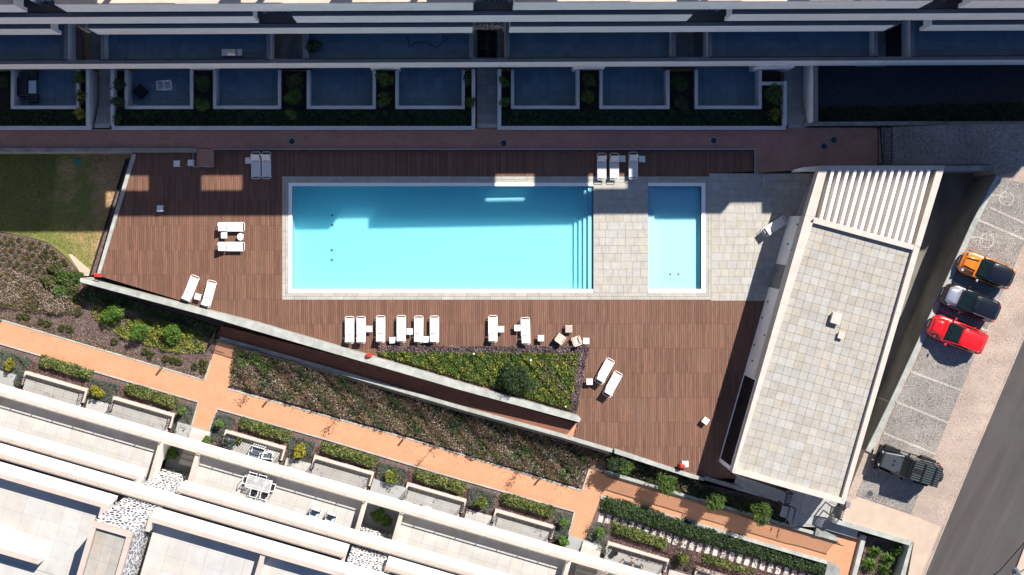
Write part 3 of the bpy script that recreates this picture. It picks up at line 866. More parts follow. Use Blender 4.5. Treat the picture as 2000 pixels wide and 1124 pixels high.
mb = MB()
for r in [(551, 345, 571, 586), (571, 345, 1389, 364), (571, 565, 1389, 586), (1158.5, 364, 1266, 565), (1370, 364, 1389, 565), (1389, 339, 1585, 588)]:
    X0, Y0, X1, Y1 = rectw(*r); mb.box(X0, Y0, -.2, X1, Y1, -.028)
mb.build('paving_bed', M['joint'], paving)

# ------------------------------------------------------------------ garden and deck walls
def wall_top(name, pl, z0, z1, mat, label, cat='wall', bevel=.015, kind=None):
    mb = MB(); mb.prism([(p.x, p.y) for p in pts(pl, z1)], z0, z1)
    o = mb.build(name, mat, bevel=bevel); tag(o, label, cat, kind=kind); return o
wall_top('deck_wall', [(156, 543.5), (500, 630.5), (900, 748), (1131, 814.5), (1134.5, 818.5), (1131.6, 825.6), (900, 762.5), (500, 647), (400, 617), (156, 551.5)], -2.6, .9, M['concrete_light'], 'long pale weathered concrete wall along the lower edge of the timber deck')
wall_top('garden_wall', [(-120, 289.5), (383.5, 289.5), (383.5, 297.5), (-120, 297)], -2, .42, M['concrete'], 'grey concrete wall between the shaded brick path and the lawn')
wall_top('deck_edge_wall', [(257.5, 301), (265.5, 301), (195.5, 536), (188.5, 536)], -2, .10, M['concrete_light'], 'narrow slanting concrete kerb wall between the lawn and the deck')
mb = MB(); mb.bar(P(247, 312, -1.3), P(176, 538, -1.3), .07, .25)
tag(mb.build('lawn_edging', M['black']), 'thin dark metal edging strip at the right edge of the lawn', 'edging')
mb = MB(); mb.prism([(p.x, p.y) for p in pts([(247, 312), (262, 300), (192, 536), (176, 538)], -1.37)], -1.6, -1.365)
tag(mb.build('gravel_strip', M['soil']), kind='structure')
mb = MB(); mb.prism([(p.x, p.y) for p in pts([(133, 497), (140, 497), (176, 528), (174, 540), (160, 538)], -1.37)], -1.6, -1.37)
tag(mb.build('sandy_verge', M['sand']), kind='structure')
# ramp between the two walls, climbing from the orange path to the deck
def ramp_z(px): t = min(1, max(0, (px - 427) / (1112 - 427))); return -1.38 + 1.38 * t
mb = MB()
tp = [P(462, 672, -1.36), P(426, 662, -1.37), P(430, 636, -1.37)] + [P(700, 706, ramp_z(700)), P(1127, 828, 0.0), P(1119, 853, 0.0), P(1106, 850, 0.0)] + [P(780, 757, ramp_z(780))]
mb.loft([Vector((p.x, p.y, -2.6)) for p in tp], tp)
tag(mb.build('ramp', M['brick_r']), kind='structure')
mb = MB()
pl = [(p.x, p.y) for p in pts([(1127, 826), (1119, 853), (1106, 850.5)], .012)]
mb.prism(pl, -.1, .012); tag(mb.build('ramp_sun_patch', M['brick_s']), kind='structure')  # sunlit triangle at the ramp end, painted with the brighter brick
# thin wall on the garden side of the ramp, top follows the ramp
def strip_wall(name, line, w, z0, mat, label, extra=.1, zf=None):
    mb = MB()
    for (a, b) in zip(line[:-1], line[1:]):
        za, zb = zf(a[0]) + extra, zf(b[0]) + extra
        A_, B_ = P(*a, za), P(*b, zb); d = (B_ - A_); d.z = 0; d.normalize(); n = Vector((-d.y, d.x, 0)) * w / 2
        t = [A_ + n, A_ - n, B_ - n, B_ + n]; mb.loft([Vector((q.x, q.y, z0)) for q in t], t)
    o = mb.build(name, mat); tag(o, label, 'wall'); return o
RW = [(430, 661.5), (560, 698), (700, 738), (900, 796.5), (1100, 852), (1200, 882)]
strip_wall('ramp_wall', RW, .26, -2.6, M['concrete_light'], 'thin pale concrete kerb wall between the brick ramp and the planted slope', .12, ramp_z)
wall_top('deck_corner_wall', [(1200, 877), (1350, 927), (1374, 933.5), (1375.5, 940), (1350, 934.5), (1200, 886)], -2.6, .35, M['concrete_light'], 'pale concrete wall closing the lower right corner of the deck')
wall_top('terrace_wall', [(1376, 930), (1460, 955), (1527, 976), (1527, 983.5), (1376, 938)], -2.6, .1, M['concrete'], 'grey shaded concrete wall continuing below the pool house corner')
# railing along the ramp wall
def railing(name, line, zf, h, pitch_, label=None, parent=None, bw=.05, off=0.0, mat=None, posts=True, kind=None):
    mb = MB(); mat = mat or M['black']
    top = MB()
    for (a, b) in zip(line[:-1], line[1:]):
        A_, B_ = Vector(a), Vector(b)
        L_ = (B_ - A_).length; n = max(2, int(L_ / pitch_))
        for i in range(n):
            p = A_.lerp(B_, i / n); dd = (B_ - A_); dd.z = 0; dd.normalize(); nn = Vector((-dd.y, dd.x, 0)) * .012; dd = dd * bw / 2
            mb.prism([(p - dd - nn)[:2], (p + dd - nn)[:2], (p + dd + nn)[:2], (p - dd + nn)[:2]], p.z, p.z + h)
        top.bar(A_ + Vector((0, 0, h)), B_ + Vector((0, 0, h)), .05, .035)
        top.bar(A_ + Vector((0, 0, .08)), B_ + Vector((0, 0, .08)), .035, .025)
    own_root = parent is None
    t = parent or empty(name, (0, 0, 0))
    if own_root: tag(t, label, 'railing')
    o = mb.build('bars' if own_root else 'railing_bars', mat, t); o['kind'] = 'stuff'
    top.build('handrail', mat, t)
    return t
rl = []
for a in RW[:-1] + [(1190, 879.5)]:
    z = ramp_z(a[0]) + .12; p = P(a[0], a[1] + 4, z); rl.append((p.x, p.y, z))
railing('ramp_railing', rl[:], None, .95, .12, 'long black bar railing between the brick ramp and the planted slope')
railing('short_railing', [tuple(P(430, 636, -1.37)), tuple(P(418, 668, -1.37))], None, 1.0, .12, 'short black railing at the foot of the brick ramp, across the path opening')
railing('gate_railing', [tuple(P(427, 662, -1.37)), tuple(P(454, 669, -1.37))], None, 1.0, .3, 'black gate bars across the orange path at the foot of the ramp')

# right hand lower path: kerb walls, railing
XK = [1173, 1270, 1370, 1470, 1560, 1618]
tag(sloped('low_kerb_wall', [(x, ll(x) - 1) for x in XK], [(x, ll(x) + 6.5) for x in XK], zr_, M['concrete_light'], .08, kind=None), 'low pale kerb wall between the striped orange path and the dark hedge', 'wall')
XK = [1181, 1270, 1370, 1470, 1560, 1637]
tag(sloped('planter_kerb', [(x, lu(x) - 8) for x in XK], [(x, lu(x) - .5) for x in XK], zr_, M['concrete_light'], .16, kind=None), 'pale rough kerb under the row of small round trees', 'kerb')
pr = [P(x, lu(x) - 2, zr_(x) + .16) for x in XK]
railing('path_railing', [tuple(p) for p in pr], None, 1.05, .155, 'black bar railing throwing striped shadows on the orange path by the small trees')
# raised bed beside the road
wall_top('retaining_wall', [(1627, 1012), (1783, 1058), (1776, 1066), (1624, 1021)], -2.6, 1.12, M['concrete_light'], 'pale concrete retaining wall between the sunny pavement and the orange path end')
wall_top('bed_wall_east', [(1784, 1059), (1776, 1066), (1742, 1180), (1755, 1180)], -2.6, .9, M['concrete_light'], 'slanting concrete wall right of the palm bed by the road')
wall_top('bed_wall_west', [(1684, 1046), (1693, 1048), (1672, 1130), (1662, 1180), (1650, 1180)], -2.6, .35, M['concrete_light'], 'slanting concrete wall between the orange path end and the palm bed')
sheet_obj('palm_bed_soil', [[(1692, 1046), (1776, 1066), (1744, 1180), (1662, 1180)]], -.2, M['soil'], th=1.2)
wall_top('stone_pier', [(1617, 1097), (1628, 1100), (1641, 1112), (1640, 1150), (1605, 1150)], -1.9, .1, M['concrete'], 'grey sloping concrete pier at the lower end of the hedge')

# retaining wall below the parking
mb = MB()
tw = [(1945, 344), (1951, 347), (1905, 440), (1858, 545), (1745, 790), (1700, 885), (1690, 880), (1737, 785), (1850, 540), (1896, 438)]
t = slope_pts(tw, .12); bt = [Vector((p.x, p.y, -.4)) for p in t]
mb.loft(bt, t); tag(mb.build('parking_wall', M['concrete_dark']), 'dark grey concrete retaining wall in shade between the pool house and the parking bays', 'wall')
mb = MB()
t2 = [Vector((p.x, p.y, p.z + .12)) for p in [P(a, b, zp(b) + .003) for a, b in [(1944.5, 344), (1951.5, 347), (1905.5, 440), (1858.5, 545), (1745.5, 790), (1700.5, 885), (1690, 880), (1736.5, 785), (1849.5, 540), (1895.5, 438)]]]
mb.loft([Vector((p.x, p.y, p.z - .05)) for p in t2], t2)
tag(mb.build('wall_coping', M['concrete_light']), 'pale coping strip on top of the shaded parking wall', 'coping')
wall_top('trench_end_wall', [(1840, 324), (1940, 323), (1944, 331), (1925, 333.5), (1836, 334)], -.4, 2.6, M['concrete'], 'concrete wall closing the shaded trench behind the pergola')
mb = MB(); mb.prism([(p.x, p.y) for p in pts([(1500, 330), (1975, 330), (1740, 880), (1610, 960), (1440, 960)], -.3)], -.6, -.3)
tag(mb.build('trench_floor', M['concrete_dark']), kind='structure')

# north driveway with planting, its walls
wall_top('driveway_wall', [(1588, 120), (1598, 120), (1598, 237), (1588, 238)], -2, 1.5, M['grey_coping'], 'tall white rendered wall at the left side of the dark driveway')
mbw = MB(); pl = [(p.x, p.y) for p in pts([(1587.6, 119), (1588.4, 119), (1588.4, 238.4), (1587.6, 238.4)], 1.5)]
mbw.prism(pl, -2, 1.49); tag(mbw.build('wall_render', M['white']), 'white rendered face of the driveway wall, beside the passage steps', 'wall')
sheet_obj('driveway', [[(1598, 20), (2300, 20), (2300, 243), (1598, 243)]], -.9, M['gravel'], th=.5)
wall_top('driveway_kerb', [(1572, 238), (2300, 236), (2300, 245), (1570, 246)], -2, .55, M['concrete'], 'grey concrete wall between the dark driveway and the forecourt')
# ------------------------------------------------------------------ terraced apartment blocks
terr_me = unit_tile('floor_tile', M['floortile'], bev=.012)
patio_me = unit_tile('patio_tile', M['patiotile'], bev=.015)
cool_me = unit_tile('patio_tile', M['shadetile'], bev=.015)
roofm_me = unit_tile('roof_tile', M['rooftile'], bev=.015)
def tiles(parent, fr, u0, u1, v0, v1, z, nu, nv, me, name='floor_tile', gap=.007):
    du, dv = (u1 - u0) / nu, (v1 - v0) / nv
    for i in range(nu):
        for j in range(nv):
            x, y = fr(u0 + du * (i + .5), v0 + dv * (j + .5))
            piece(name, me, (x, y, z + random.uniform(-.002, .001)), du - gap, dv - gap, .04, fr.rot(), parent)
def level(root, fr, u0, u1, vf, zt, zb, depth, left=True, right=True, rail=True, tl=None, thick=.26, cop='cream', floor_drop=.93, postgap=1.4, side_depth=None):
    """one storey: solid parapet with a coping, side returns, floor slab, low handrail"""
    zf = zt - floor_drop; sd = side_depth or depth
    mb = MB(); fbox(mb, fr, u0, u1, vf, vf + thick - .02, zb, zt)
    if left: fbox(mb, fr, u0, u0 + thick, vf + thick - .02, vf + sd, zb + .6, zt)
    if right: fbox(mb, fr, u1 - thick, u1, vf + thick - .02, vf + sd, zb + .6, zt)
    mb.build('parapet', M['white'], root)
    mb = MB(); fbox(mb, fr, u0 + thick, u1 - thick, vf + thick, vf + depth, zf - .35, zf - .04); mb.build('floor_slab', M['joint_l'], root)
    mb = MB(); fbox(mb, fr, u0, u1, vf + .012, vf + thick + .02, zt + .002, zt + .035)
    if left: fbox(mb, fr, u0 + .012, u0 + thick + .02, vf + thick + .022, vf + sd, zt + .002, zt + .035)
    if right: fbox(mb, fr, u1 - thick - .02, u1 - .012, vf + thick + .022, vf + sd, zt + .002, zt + .035)
    mb.build('coping', M[cop], root)
    if rail:
        mb = MB(); p0 = fr(u0 + .1, vf + .24); p1 = fr(u1 - .1, vf + .24)
        mb.bar((*p0, zt + .26), (*p1, zt + .26), .06, .05)
        n = max(2, int((u1 - u0) / postgap))
        for i in range(n + 1):
            q = fr(u0 + .15 + (u1 - u0 - .3) * i / n, vf + .24); mb.bar((*q, zt), (*q, zt + .25), .045, .045)
        mb.build('handrail', M['black' if cop != 'cream' else 'grey_coping'], root)
    if tl:
        tiles(root, fr, u0 + thick + .01, u1 - thick - .01, vf + thick + .01, vf + thick + .01 + tl[1] * tl[2], zf, tl[0], tl[1], tl[3] if len(tl) > 3 else terr_me)
    return zf
def stair_core(root, fr, u0, u1, v0, v1, z0, z1, top=True, mat='mosaic'):
    mb = MB(); fbox(mb, fr, u0, u1, v0, v1, z0, z1); mb.build('mosaic_core', M[mat], root)
    if top:
        mb = MB()
        for q in [(u0 - .01, u1 + .01, v0 - .01, v0 + .3), (u0 - .01, u1 + .01, v1 - .3, v1 + .01), (u0 - .01, u0 + .3, v0 + .31, v1 - .31), (u1 - .3, u1 + .01, v0 + .31, v1 - .31)]:
            fbox(mb, fr, *q, z1 + .002, z1 + .3)
        mb.build('core_coping', M['cream'], root)
        tiles(root, fr, u0 + .31, u1 - .31, v0 + .31, v1 - .31, z1 + .05, 3, 8, roofm_me, 'roof_tile')

# ---- north block
north = empty('apartment_block', (0, 0, 0))
tag(north, 'long terraced white apartment block in its own shade along the top edge of the photo', 'apartment block')
shN = [(-26.35 + 13.5 * k, -23.95 + 13.5 * k) for k in range(-1, 6)]     # stair shafts k=-1..5
def uN(px, z): return (px - NX) * (H - z) / F
zA, zB, zC, zD = 3.4, 6.4, 9.3, 12.26
vA, vB, vC, vD = 12.04, 13.81, 13.96, 14.10
# level A: continuous front beam, units between shafts
for i in range(len(shN) - 1):
    level(north, FN, shN[i][1] - .22, shN[i + 1][0] + .22, vA, zA, zA - 2.05, 4.6, tl=(18, 4, .62) if -40 < shN[i][1] < 40 else None, cop='grey')  if False else None
for i in range(len(shN) - 1):
    a, b = shN[i][1], shN[i + 1][0]
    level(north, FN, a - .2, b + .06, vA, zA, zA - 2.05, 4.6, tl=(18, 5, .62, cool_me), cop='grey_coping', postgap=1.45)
for (a, b) in shN:       # front beam across the shafts
    mb = MB(); fbox(mb, FN, a + .061, b - .201, vA, vA + .24, zA - 2.05, zA - .02); mb.build('beam', M['white'], north)
    mb = MB(); fbox(mb, FN, a + .061, b - .201, vA + .01, vA + .26, zA - .018, zA + .03); mb.build('coping', M['grey_coping'], north)
def runs(breaks, lo=-46, hi=46):
    e = [lo]
    for k, (a, b) in enumerate(shN):
        if k - 1 in breaks: e += [a, b]
    e.append(hi)
    return [(e[i], e[i + 1]) for i in range(0, len(e), 2)]
for a, b in runs({0, 2, 4}): level(north, FN, a, b, vB, zB, zB - 1.95, 4, cop='grey_coping', tl=None)
for a, b in runs({1, 3}): level(north, FN, a, b, vC, zC, zC - 2.03, 4, cop='grey_coping', tl=None)
for a, b in runs({0, 2, 4}): level(north, FN, a, b, vD, zD, zD - 2.1, 9.9, cop='cream', tl=(int((b - a) / .95), 1, .6), rail=False, side_depth=9)
# dark rear glazing of every storey, floors and shaft side walls
for i in range(len(shN) - 1):
    a, b = shN[i][1], shN[i + 1][0]
    for z0, z1, v in [(-.9, 1.9, 15.9), (2.45, 5.3, 16.4), (5.47, 8.2, 15.6), (8.37, 11.2, 15.7)]:
        mb = MB(); n = 6
        fbox(mb, FN, a + .3, b - .3, v + .05, v + .1, z0, z1); mb.build('glazing', M['window'], north)
        mb = MB()
        for k in range(n + 1):
            uu = a + .3 + (b - a - .6) * k / n; fbox(mb, FN, uu - .03, uu + .03, v - .01, v + .04, z0, z1)
        mb.build('window_frames', M['grey_coping'], north)
    for u in (a - .2, b + .0):
        mb = MB(); fbox(mb, FN, u, u + .2, 14.9, 19, -.9, 11.2); mb.build('shaft_wall', M['white'], north)
for k, (a, b) in enumerate(shN):
    kk_ = k - 1
    stair_core(north, FN, a + .01, b - .01, 15.0, 22, -.9, 13.8 if kk_ % 2 == 0 else 11.1, top=False)
    # bottom of the shaft: planter box, steps
    mb = MB(); fbox(mb, FN, a + .05, b - .25, 12.3, 15, -1.2, -.75); mb.build('shaft_floor', M['concrete'], north)
# unseen canopy, added and shaped to throw the notched shadow line over the deck
def G(px, py): p = P(px, py, 0); return p.x, p.y
KX, KY, zt_, zb_ = .616, .7615, 16.05, 15.1
yf = G(0, 422)[1] + KY * zt_
yb = G(0, 341)[1] + KY * zb_
yh_s = G(0, 371)[1] + KY * zb_           # south edge of the openings
yh_n = yb - .02
yn = G(0, 401)[1] + KY * zt_             # back of the front notches
holes = [(G(a, 0)[0] + KX * zb_, G(b, 0)[0] + KX * zt_) for a, b in [(219, 290), (394, 473), (968, 1043), (1150, 1225)]]
notch = [(G(a, 0)[0] + KX * zt_, G(b, 0)[0] + KX * zt_) for a, b in [(659, 737), (1409, 1487)]] + [(35.05 + KX * zt_, 54)]
ears = [(h[1] + .001, h[1] + .75) for h in holes]  # strips added to square off the sun patches
tabs = [(a - .5, b + 4.2) for k, (a, b) in enumerate(shN) if (k - 1) in (0, 2, 4)]  # strips added to stop sun leaking through the stair shaft gaps
xs = sorted({-60.0, 70.0} | {v for h in holes + notch + tabs + ears for v in h})
mb = MB()
for a, b in zip(xs[:-1], xs[1:]):
    m_ = (a + b) / 2
    y0 = yn if any(h[0] < m_ < h[1] for h in notch) else yf
    y1 = yh_s if any(h[0] < m_ < h[1] for h in holes) else (yb + 1.5 if any(h[0] < m_ < h[1] for h in tabs) else yb + .75 if any(h[0] < m_ < h[1] for h in ears) else yb)
    mb.prism([(a, y0 + aN * a), (b, y0 + aN * b), (b, y1 + aN * b), (a, y1 + aN * a)], zb_, zt_)
mb.build('shadow_canopy', M['white'], north)
mb = MB(); mb.box(40.3, 11.9, 13.2, 42.4, 14.3, 16.04); mb.build('shadow_block', M['white'], north)  # unseen block added to cast the shadow tab onto the parking
for x in (-44, -37, -30, -20, -11, -2, 6, 15, 24, 33, 42):
    mb = MB(); mb.box(x - .12, 15.2, 11.3, x + .12, 15.44, zb_); mb.build('shadow_canopy_column', M['white'], north)  # supports added under the unseen canopy
# building ends / deep rear body
mb = MB(); fbox(mb, FN, -46, 46, 19.2, 24, -1, 11.2); mb.build('rear_body', M['white'], north)

# patios in front of the north block
PATN = [(21, 155), (243, 377), (416, 549), (599, 734), (772, 908), (998, 1132), (1171, 1308), (1357, 1488)]
def n_patio(i, x0, x1):
    z = .45; a = P(x0, 213, z); t = empty('patio', (0, 0, 0))
    names = ['leftmost shaded patio with a table and dark benches', 'shaded patio with the white drying rack and dark square box', 'third shaded patio from the left, empty, between two planters', 'empty shaded patio above the left part of the big pool',
             'empty shaded patio just left of the central passage steps', 'empty shaded patio just right of the central passage steps', 'empty shaded patio above the right end of the big pool', 'rightmost shaded patio, beside the small square planter']
    tag(t, names[i], 'patio', 'walled patios in front of the shaded block')
    k = (H - z) / F
    X0, X1 = (x0 - NX) * k, (x1 - NX) * k; Yf = (NY - 213) * k; w = .22; Yb = 12.0
    for nm, bx in [('front_wall', (X0, Yf, X1, Yf + w)), ('side_wall', (X0, Yf + w, X0 + w, Yb)), ('side_wall', (X1 - w, Yf + w, X1, Yb))]:
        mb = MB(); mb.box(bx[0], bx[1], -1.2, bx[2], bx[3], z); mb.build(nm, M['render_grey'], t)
    mb = MB(); mb.box(X0 + w, Yf + w, -1.2, X1 - w, 15.8, -.79); mb.build('floor_bed', M['joint'], t)
    nx, ny = 7, 5
    du = (X1 - X0 - 2 * w) / nx; dv = (12.4 - Yf - w) / ny
    for ii in range(nx):
        for jj in range(ny):
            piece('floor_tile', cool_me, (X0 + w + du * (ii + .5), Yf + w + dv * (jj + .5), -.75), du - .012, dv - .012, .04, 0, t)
    return t
for i, (a, b) in enumerate(PATN): n_patio(i, a, b)
# long front planter walls with hedging soil
SEG = [(-60, 177, 'long low planter wall left of the left passage steps'), (218, 928, 'long low planter wall between the left and central passage steps'), (972, 1535, 'long low planter wall right of the central passage steps')]
for x0, x1, lb in SEG:
    t = empty('planter_wall', (0, 0, 0)); tag(t, 'pale ' + lb + ', along the brick path', 'planter wall')
    z = .62; k = (H - z) / F
    X0, X1 = (x0 - NX) * k, (x1 - NX) * k; Y0, Y1 = (NY - 253) * k, (NY - 246.5) * k; w = .24
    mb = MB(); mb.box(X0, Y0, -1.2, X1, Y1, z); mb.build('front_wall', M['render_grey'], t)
    mb = MB(); mb.box(X0, Y1, -1.2, X0 + w, 12.0, z + .25); mb.build('side_wall', M['render_grey'], t)
    mb = MB(); mb.box(X1 - w, Y1, -1.2, X1, 12.0 if x1 != 1535 else (NY - 160) * k, z + .25); mb.build('side_wall', M['render_grey'], t)
    mb = MB(); mb.box(X0 + w, Y1, -1.1, X1 - w, 11.9, .12)
    # soil only outside the patios
    mb = MB()
    cuts = sorted([(P(a, 0, .45).x - .01, P(b, 0, .45).x + .01) for a, b in PATN if x0 - 30 < a < x1])
    mb.box(X0 + w, Y1, -1.1, X1 - w, P(0, 213.3, .45).y, .14)
    cur = X0 + w
    for a, b in cuts + [(X1 - w, X1 - w)]:
        if a > cur + .02: mb.box(cur, P(0, 213.2, .45).y, -1.1, a, 11.95, .139)
        cur = max(cur, b)
    mb.build('planting_soil', M['topsoil'], t)
# small square planter wall at the right end
t = empty('planter_box', (0, 0, 0)); tag(t, 'small square walled planter with a bush at the right end of the patios', 'planter')
k = (H - .62) / F
X0, X1, Y1 = (1482 - NX) * k, (1536 - NX) * k, (NY - 160) * k
mb = MB(); mb.box(X0, Y1 - .22, -.7, X1, Y1, .62); mb.build('back_wall', M['render_grey'], t)
mb = MB(); mb.box(X1 - .24, (NY - 246) * k, -.7, X1 - .001, Y1 - .22, .62); mb.build('side_wall', M['render_grey'], t)
# passages with steps
for (x0, x1, lb) in [(188, 218, 'left'), (932, 972, 'central'), (1536, 1572, 'right')]:
    t = empty('passage_steps', (0, 0, 0)); tag(t, 'grey shaded stone steps of the %s passage between the patio walls' % lb, 'steps')
    k = (H + .1) / F; X0, X1 = (x0 - NX) * k, (x1 - NX) * k
    Y = (NY - 251) * H / F; d = .3
    for s_ in range(6):
        mb = MB(); mb.box(X0, Y + d * s_, -1.2, X1, Y + d * (s_ + 1), .28 - .17 * s_); mb.build('step', M['patiotile'], t)
    nyy = 5; y0 = Y + d * 6; dv = (15 - y0) / 8
    mb = MB(); mb.box(X0, y0, -1.2, X1, 15, -.79); mb.build('passage_bed', M['joint'], t)
    for ii in range(2):
        for jj in range(8):
            piece('floor_tile', patio_me, (X0 + (X1 - X0) * (ii + .5) / 2, y0 + dv * (jj + .5), -.75), (X1 - X0) / 2 - .012, dv - .012, .04, 0, t)
# party walls that show under the first terrace
for a, b, lb in [(366, 416, 'above the planter beside the drying rack patio'), (722, 780, 'above the planter left of the fifth patio'), (1122, 1182, 'above the planter between sixth and seventh patios'), (1478, 1552, 'beside the small square planter')]:
    mb = MB(); k = (H - 1.3) / F
    mb.box((a - NX) * k, 12.045, -.9, (b - NX) * k, 12.6, 1.34)
    o = mb.build('party_wall', M['white']); tag(o, 'white party wall under the first terrace ' + lb, 'wall')
# round concrete rings with dark covers in the brick path
for px, py, lb in [(570.5, 276.5, 'above the left end of the pool'), (984, 280, 'above the middle of the pool'), (1394, 275, 'above the paddling pool'), (1609, 286, 'left one of the pair by the black gate'), (1628, 274, 'right one of the pair by the black gate')]:
    t = empty('access_cover', P(px, py, .3)); tag(t, 'round dark cover in the brick path, ' + lb, 'cover', 'round covers in the brick path')
    mb = MB(); mb.ring((0, 0), .2, .27, -.05, .05); mb.build('rim', M['concrete'], t)
    mb = MB(); mb.cyl((0, 0), .2, -.05, .015, 24); mb.build('lid', M['black'], t)
# black slatted gate at the right end of the path
t = empty('slatted_gate', P(1723, 286, .3)); tag(t, 'black slatted metal gate closing the right end of the shaded brick path', 'gate')
for x in (-.28, .28):
    mb = MB(); mb.bar((x, -1.25, 0), (x, 1.25, 0), .06, .06); mb.bar((x, -1.25, 1.02), (x, 1.25, 1.02), .06, .06); mb.bar((x, -1.25, .0), (x, -1.25, 1.1), .06, .06); mb.bar((x, 1.25, 0), (x, 1.25, 1.1), .06, .06); mb.build('gate_frame', M['black'], t)
for i in range(20):
    mb = MB(); y = -1.2 + 2.4 * i / 19; mb.box(-.26, y - .025, 1.0, .26, y + .025, 1.04); mb.build('slat', M['black'], t)

# thin light railing line along the shaded upper edge of the deck and the walkway
def rail_line(name, pl, z, h, label, mat='steel', w=.035):
    t = empty(name, (0, 0, 0)); tag(t, label, 'railing')
    mb = MB()
    q = [P(a, b, z) for a, b in pl]
    for a, b in zip(q[:-1], q[1:]):
        mb.bar(a + Vector((0, 0, h)), b + Vector((0, 0, h)), w, w)
    mb.build('handrail', M[mat], t)
    for a, b in zip(q[:-1], q[1:]):
        n = max(1, int((b - a).length / 2.0))
        for i in range(n):
            m2 = MB(); c = a.lerp(b, i / n); m2.bar(c, c + Vector((0, 0, h)), .03, .03); m2.build('post', M[mat], t)
    return t
rail_line('deck_upstand', [(417, 292), (1474, 292), (1474, 336), (1474, 370)], .31, .05, 'thin grey metal edge strip along the shaded upper side of the deck', w=.05)
rail_line('ramp_rail', [(379, 300), (379, 327), (417, 327), (417, 300)], .3, .35, 'short grey metal railing around the small brick landing beside the two square tables')
rail_line('stair_rail', [(1474, 338), (1474, 369), (1487, 369), (1487, 345)], .1, .7, 'thin U-shaped grey railing on the shaded pool paving')
rail_line('wall_rail', [(1506, 369), (1580, 369)], .1, .7, 'single thin horizontal grey rail beside the pergola')

# ---- south block
south = empty('apartment_block', (0, 0, 0))
tag(south, 'slanting sunlit white terraced apartment block filling the lower left corner', 'apartment block')
shS = [(-16.0 + 14.4 * k, -13.4 + 14.4 * k) for k in range(-2, 4)]   # k = -2..3
hS = 2.1
ZS = {'A': (2.2, 516.1), 'B': (5.3, 596.2), 'C': (8.4, 627.4), 'D': (11.5, 662.5)}
def vS(n): zt, off = ZS[n]; return off * (H - zt + hS) / F
for i in range(len(shS) - 1):
    a, b = shS[i][1], shS[i + 1][0]
    if b < -32: continue
    level(south, FS, a - .05, b + .25, vS('A'), 2.2, .1, 4.5, tl=(13, 3, .95) if a < 10 else (13, 2, .95), thick=.27)
for k, (a, b) in enumerate(shS):
    mb = MB(); fbox(mb, FS, a + .251, b - .051, vS('A'), vS('A') + .25, .1, 2.18); mb.build('beam', M['white'], south)
    mb = MB(); fbox(mb, FS, a + .251, b - .051, vS('A') + .012, vS('A') + .29, 2.182, 2.235); mb.build('coping', M['cream'], south)
def runsS(par, lo=-46, hi=32):
    e = [lo]
    for k, (a, b) in enumerate(shS):
        if (k - 2) % 2 == par: e += [a, b]
    e.append(hi)
    return [(e[i], e[i + 1]) for i in range(0, len(e), 2)]
for a, b in runsS(0): level(south, FS, a, b, vS('B'), 5.3, 3.2, 3.5)
for a, b in runsS(1): level(south, FS, a, b, vS('C'), 8.4, 6.3, 3.5)
for a, b in runsS(0):
    level(south, FS, a, b, vS('D'), 11.5, 9.4, 14, rail=False, tl=(max(1, int((min(b, 16) - a) / 1.15)), 5, 1.0), side_depth=.9, thick=.27)
# extra roof floor behind, party walls on the roof
fb = MB(); fbox(fb, FS, -46, 32, 26.1, 40, 10.0, 10.56); fb.build('rear_roof', M['floortile'], south)
for (u0, u1) in [(-46, -18.9)]:
    mb = MB(); fbox(mb, FS, u0, u1, 25.0, 25.35, 10.5, 11.6); mb.build('roof_parapet', M['white'], south)
    mb = MB(); fbox(mb, FS, u0 + .01, u1 - .01, 25.01, 25.34, 11.602, 11.64); mb.build('coping', M['cream'], south)
mb = MB(); fbox(mb, FS, -6.4, -6.15, vS('D') + .3, 34, 10.5, 11.35); mb.build('roof_party_wall', M['white'], south)
mb = MB(); fbox(mb, FS, -6.42, -6.13, vS('D') + .3, 34, 11.352, 11.39); mb.build('coping', M['cream'], south)
for k, (a, b) in enumerate(shS):
    par = (k - 2) % 2
    if par == 0: stair_core(south, FS, a + .15, b - .05, 21.1, 29, -1.2, 14.0)
    else: stair_core(south, FS, a + .15, b - .05, 21.1, 29, -1.2, 10.4, top=False)
    # side walls of the shaft, floor with steps, planter
    for u in (a, b - .0):
        mb = MB(); fbox(mb, FS, u, u + .14, vS('A') + .3, 20.4, -1.6, 1.2); mb.build('shaft_wall', M['white'], south)
    mb = MB(); fbox(mb, FS, a + .14, b, vS('A') - .6, 21.1, -1.6, -1.1); mb.build('shaft_floor', M['patiotile'], south)
    if par == 0:
        for s_ in range(7):
            mb = MB(); fbox(mb, FS, a + 1.2, b - .02, vS('A') - .55 + .36 * s_, vS('A') - .55 + .36 * (s_ + 1), -1.1, -.95 + .12 * s_); mb.build('step', M['floortile'], south)
for i in range(len(shS) - 1):
    a, b = shS[i][1], shS[i + 1][0]
    for z0, z1, v in [(-1.4, .3, 19.5), (1.3, 4.9, 22.2), (4.4, 8.0, 22.6), (7.4, 10.1, 22.8)]:
        mb = MB(); fbox(mb, FS, a + .3, b - .3, v, v + .1, z0, z1); mb.build('glazing', M['window'], south)
# roof light box on the core
mb = MB(); fbox(mb, FS, -15.15, -14.05, 24.3, 26, 14.1, 14.45); mb.build('roof_box', M['steel'], south, bevel=.03)

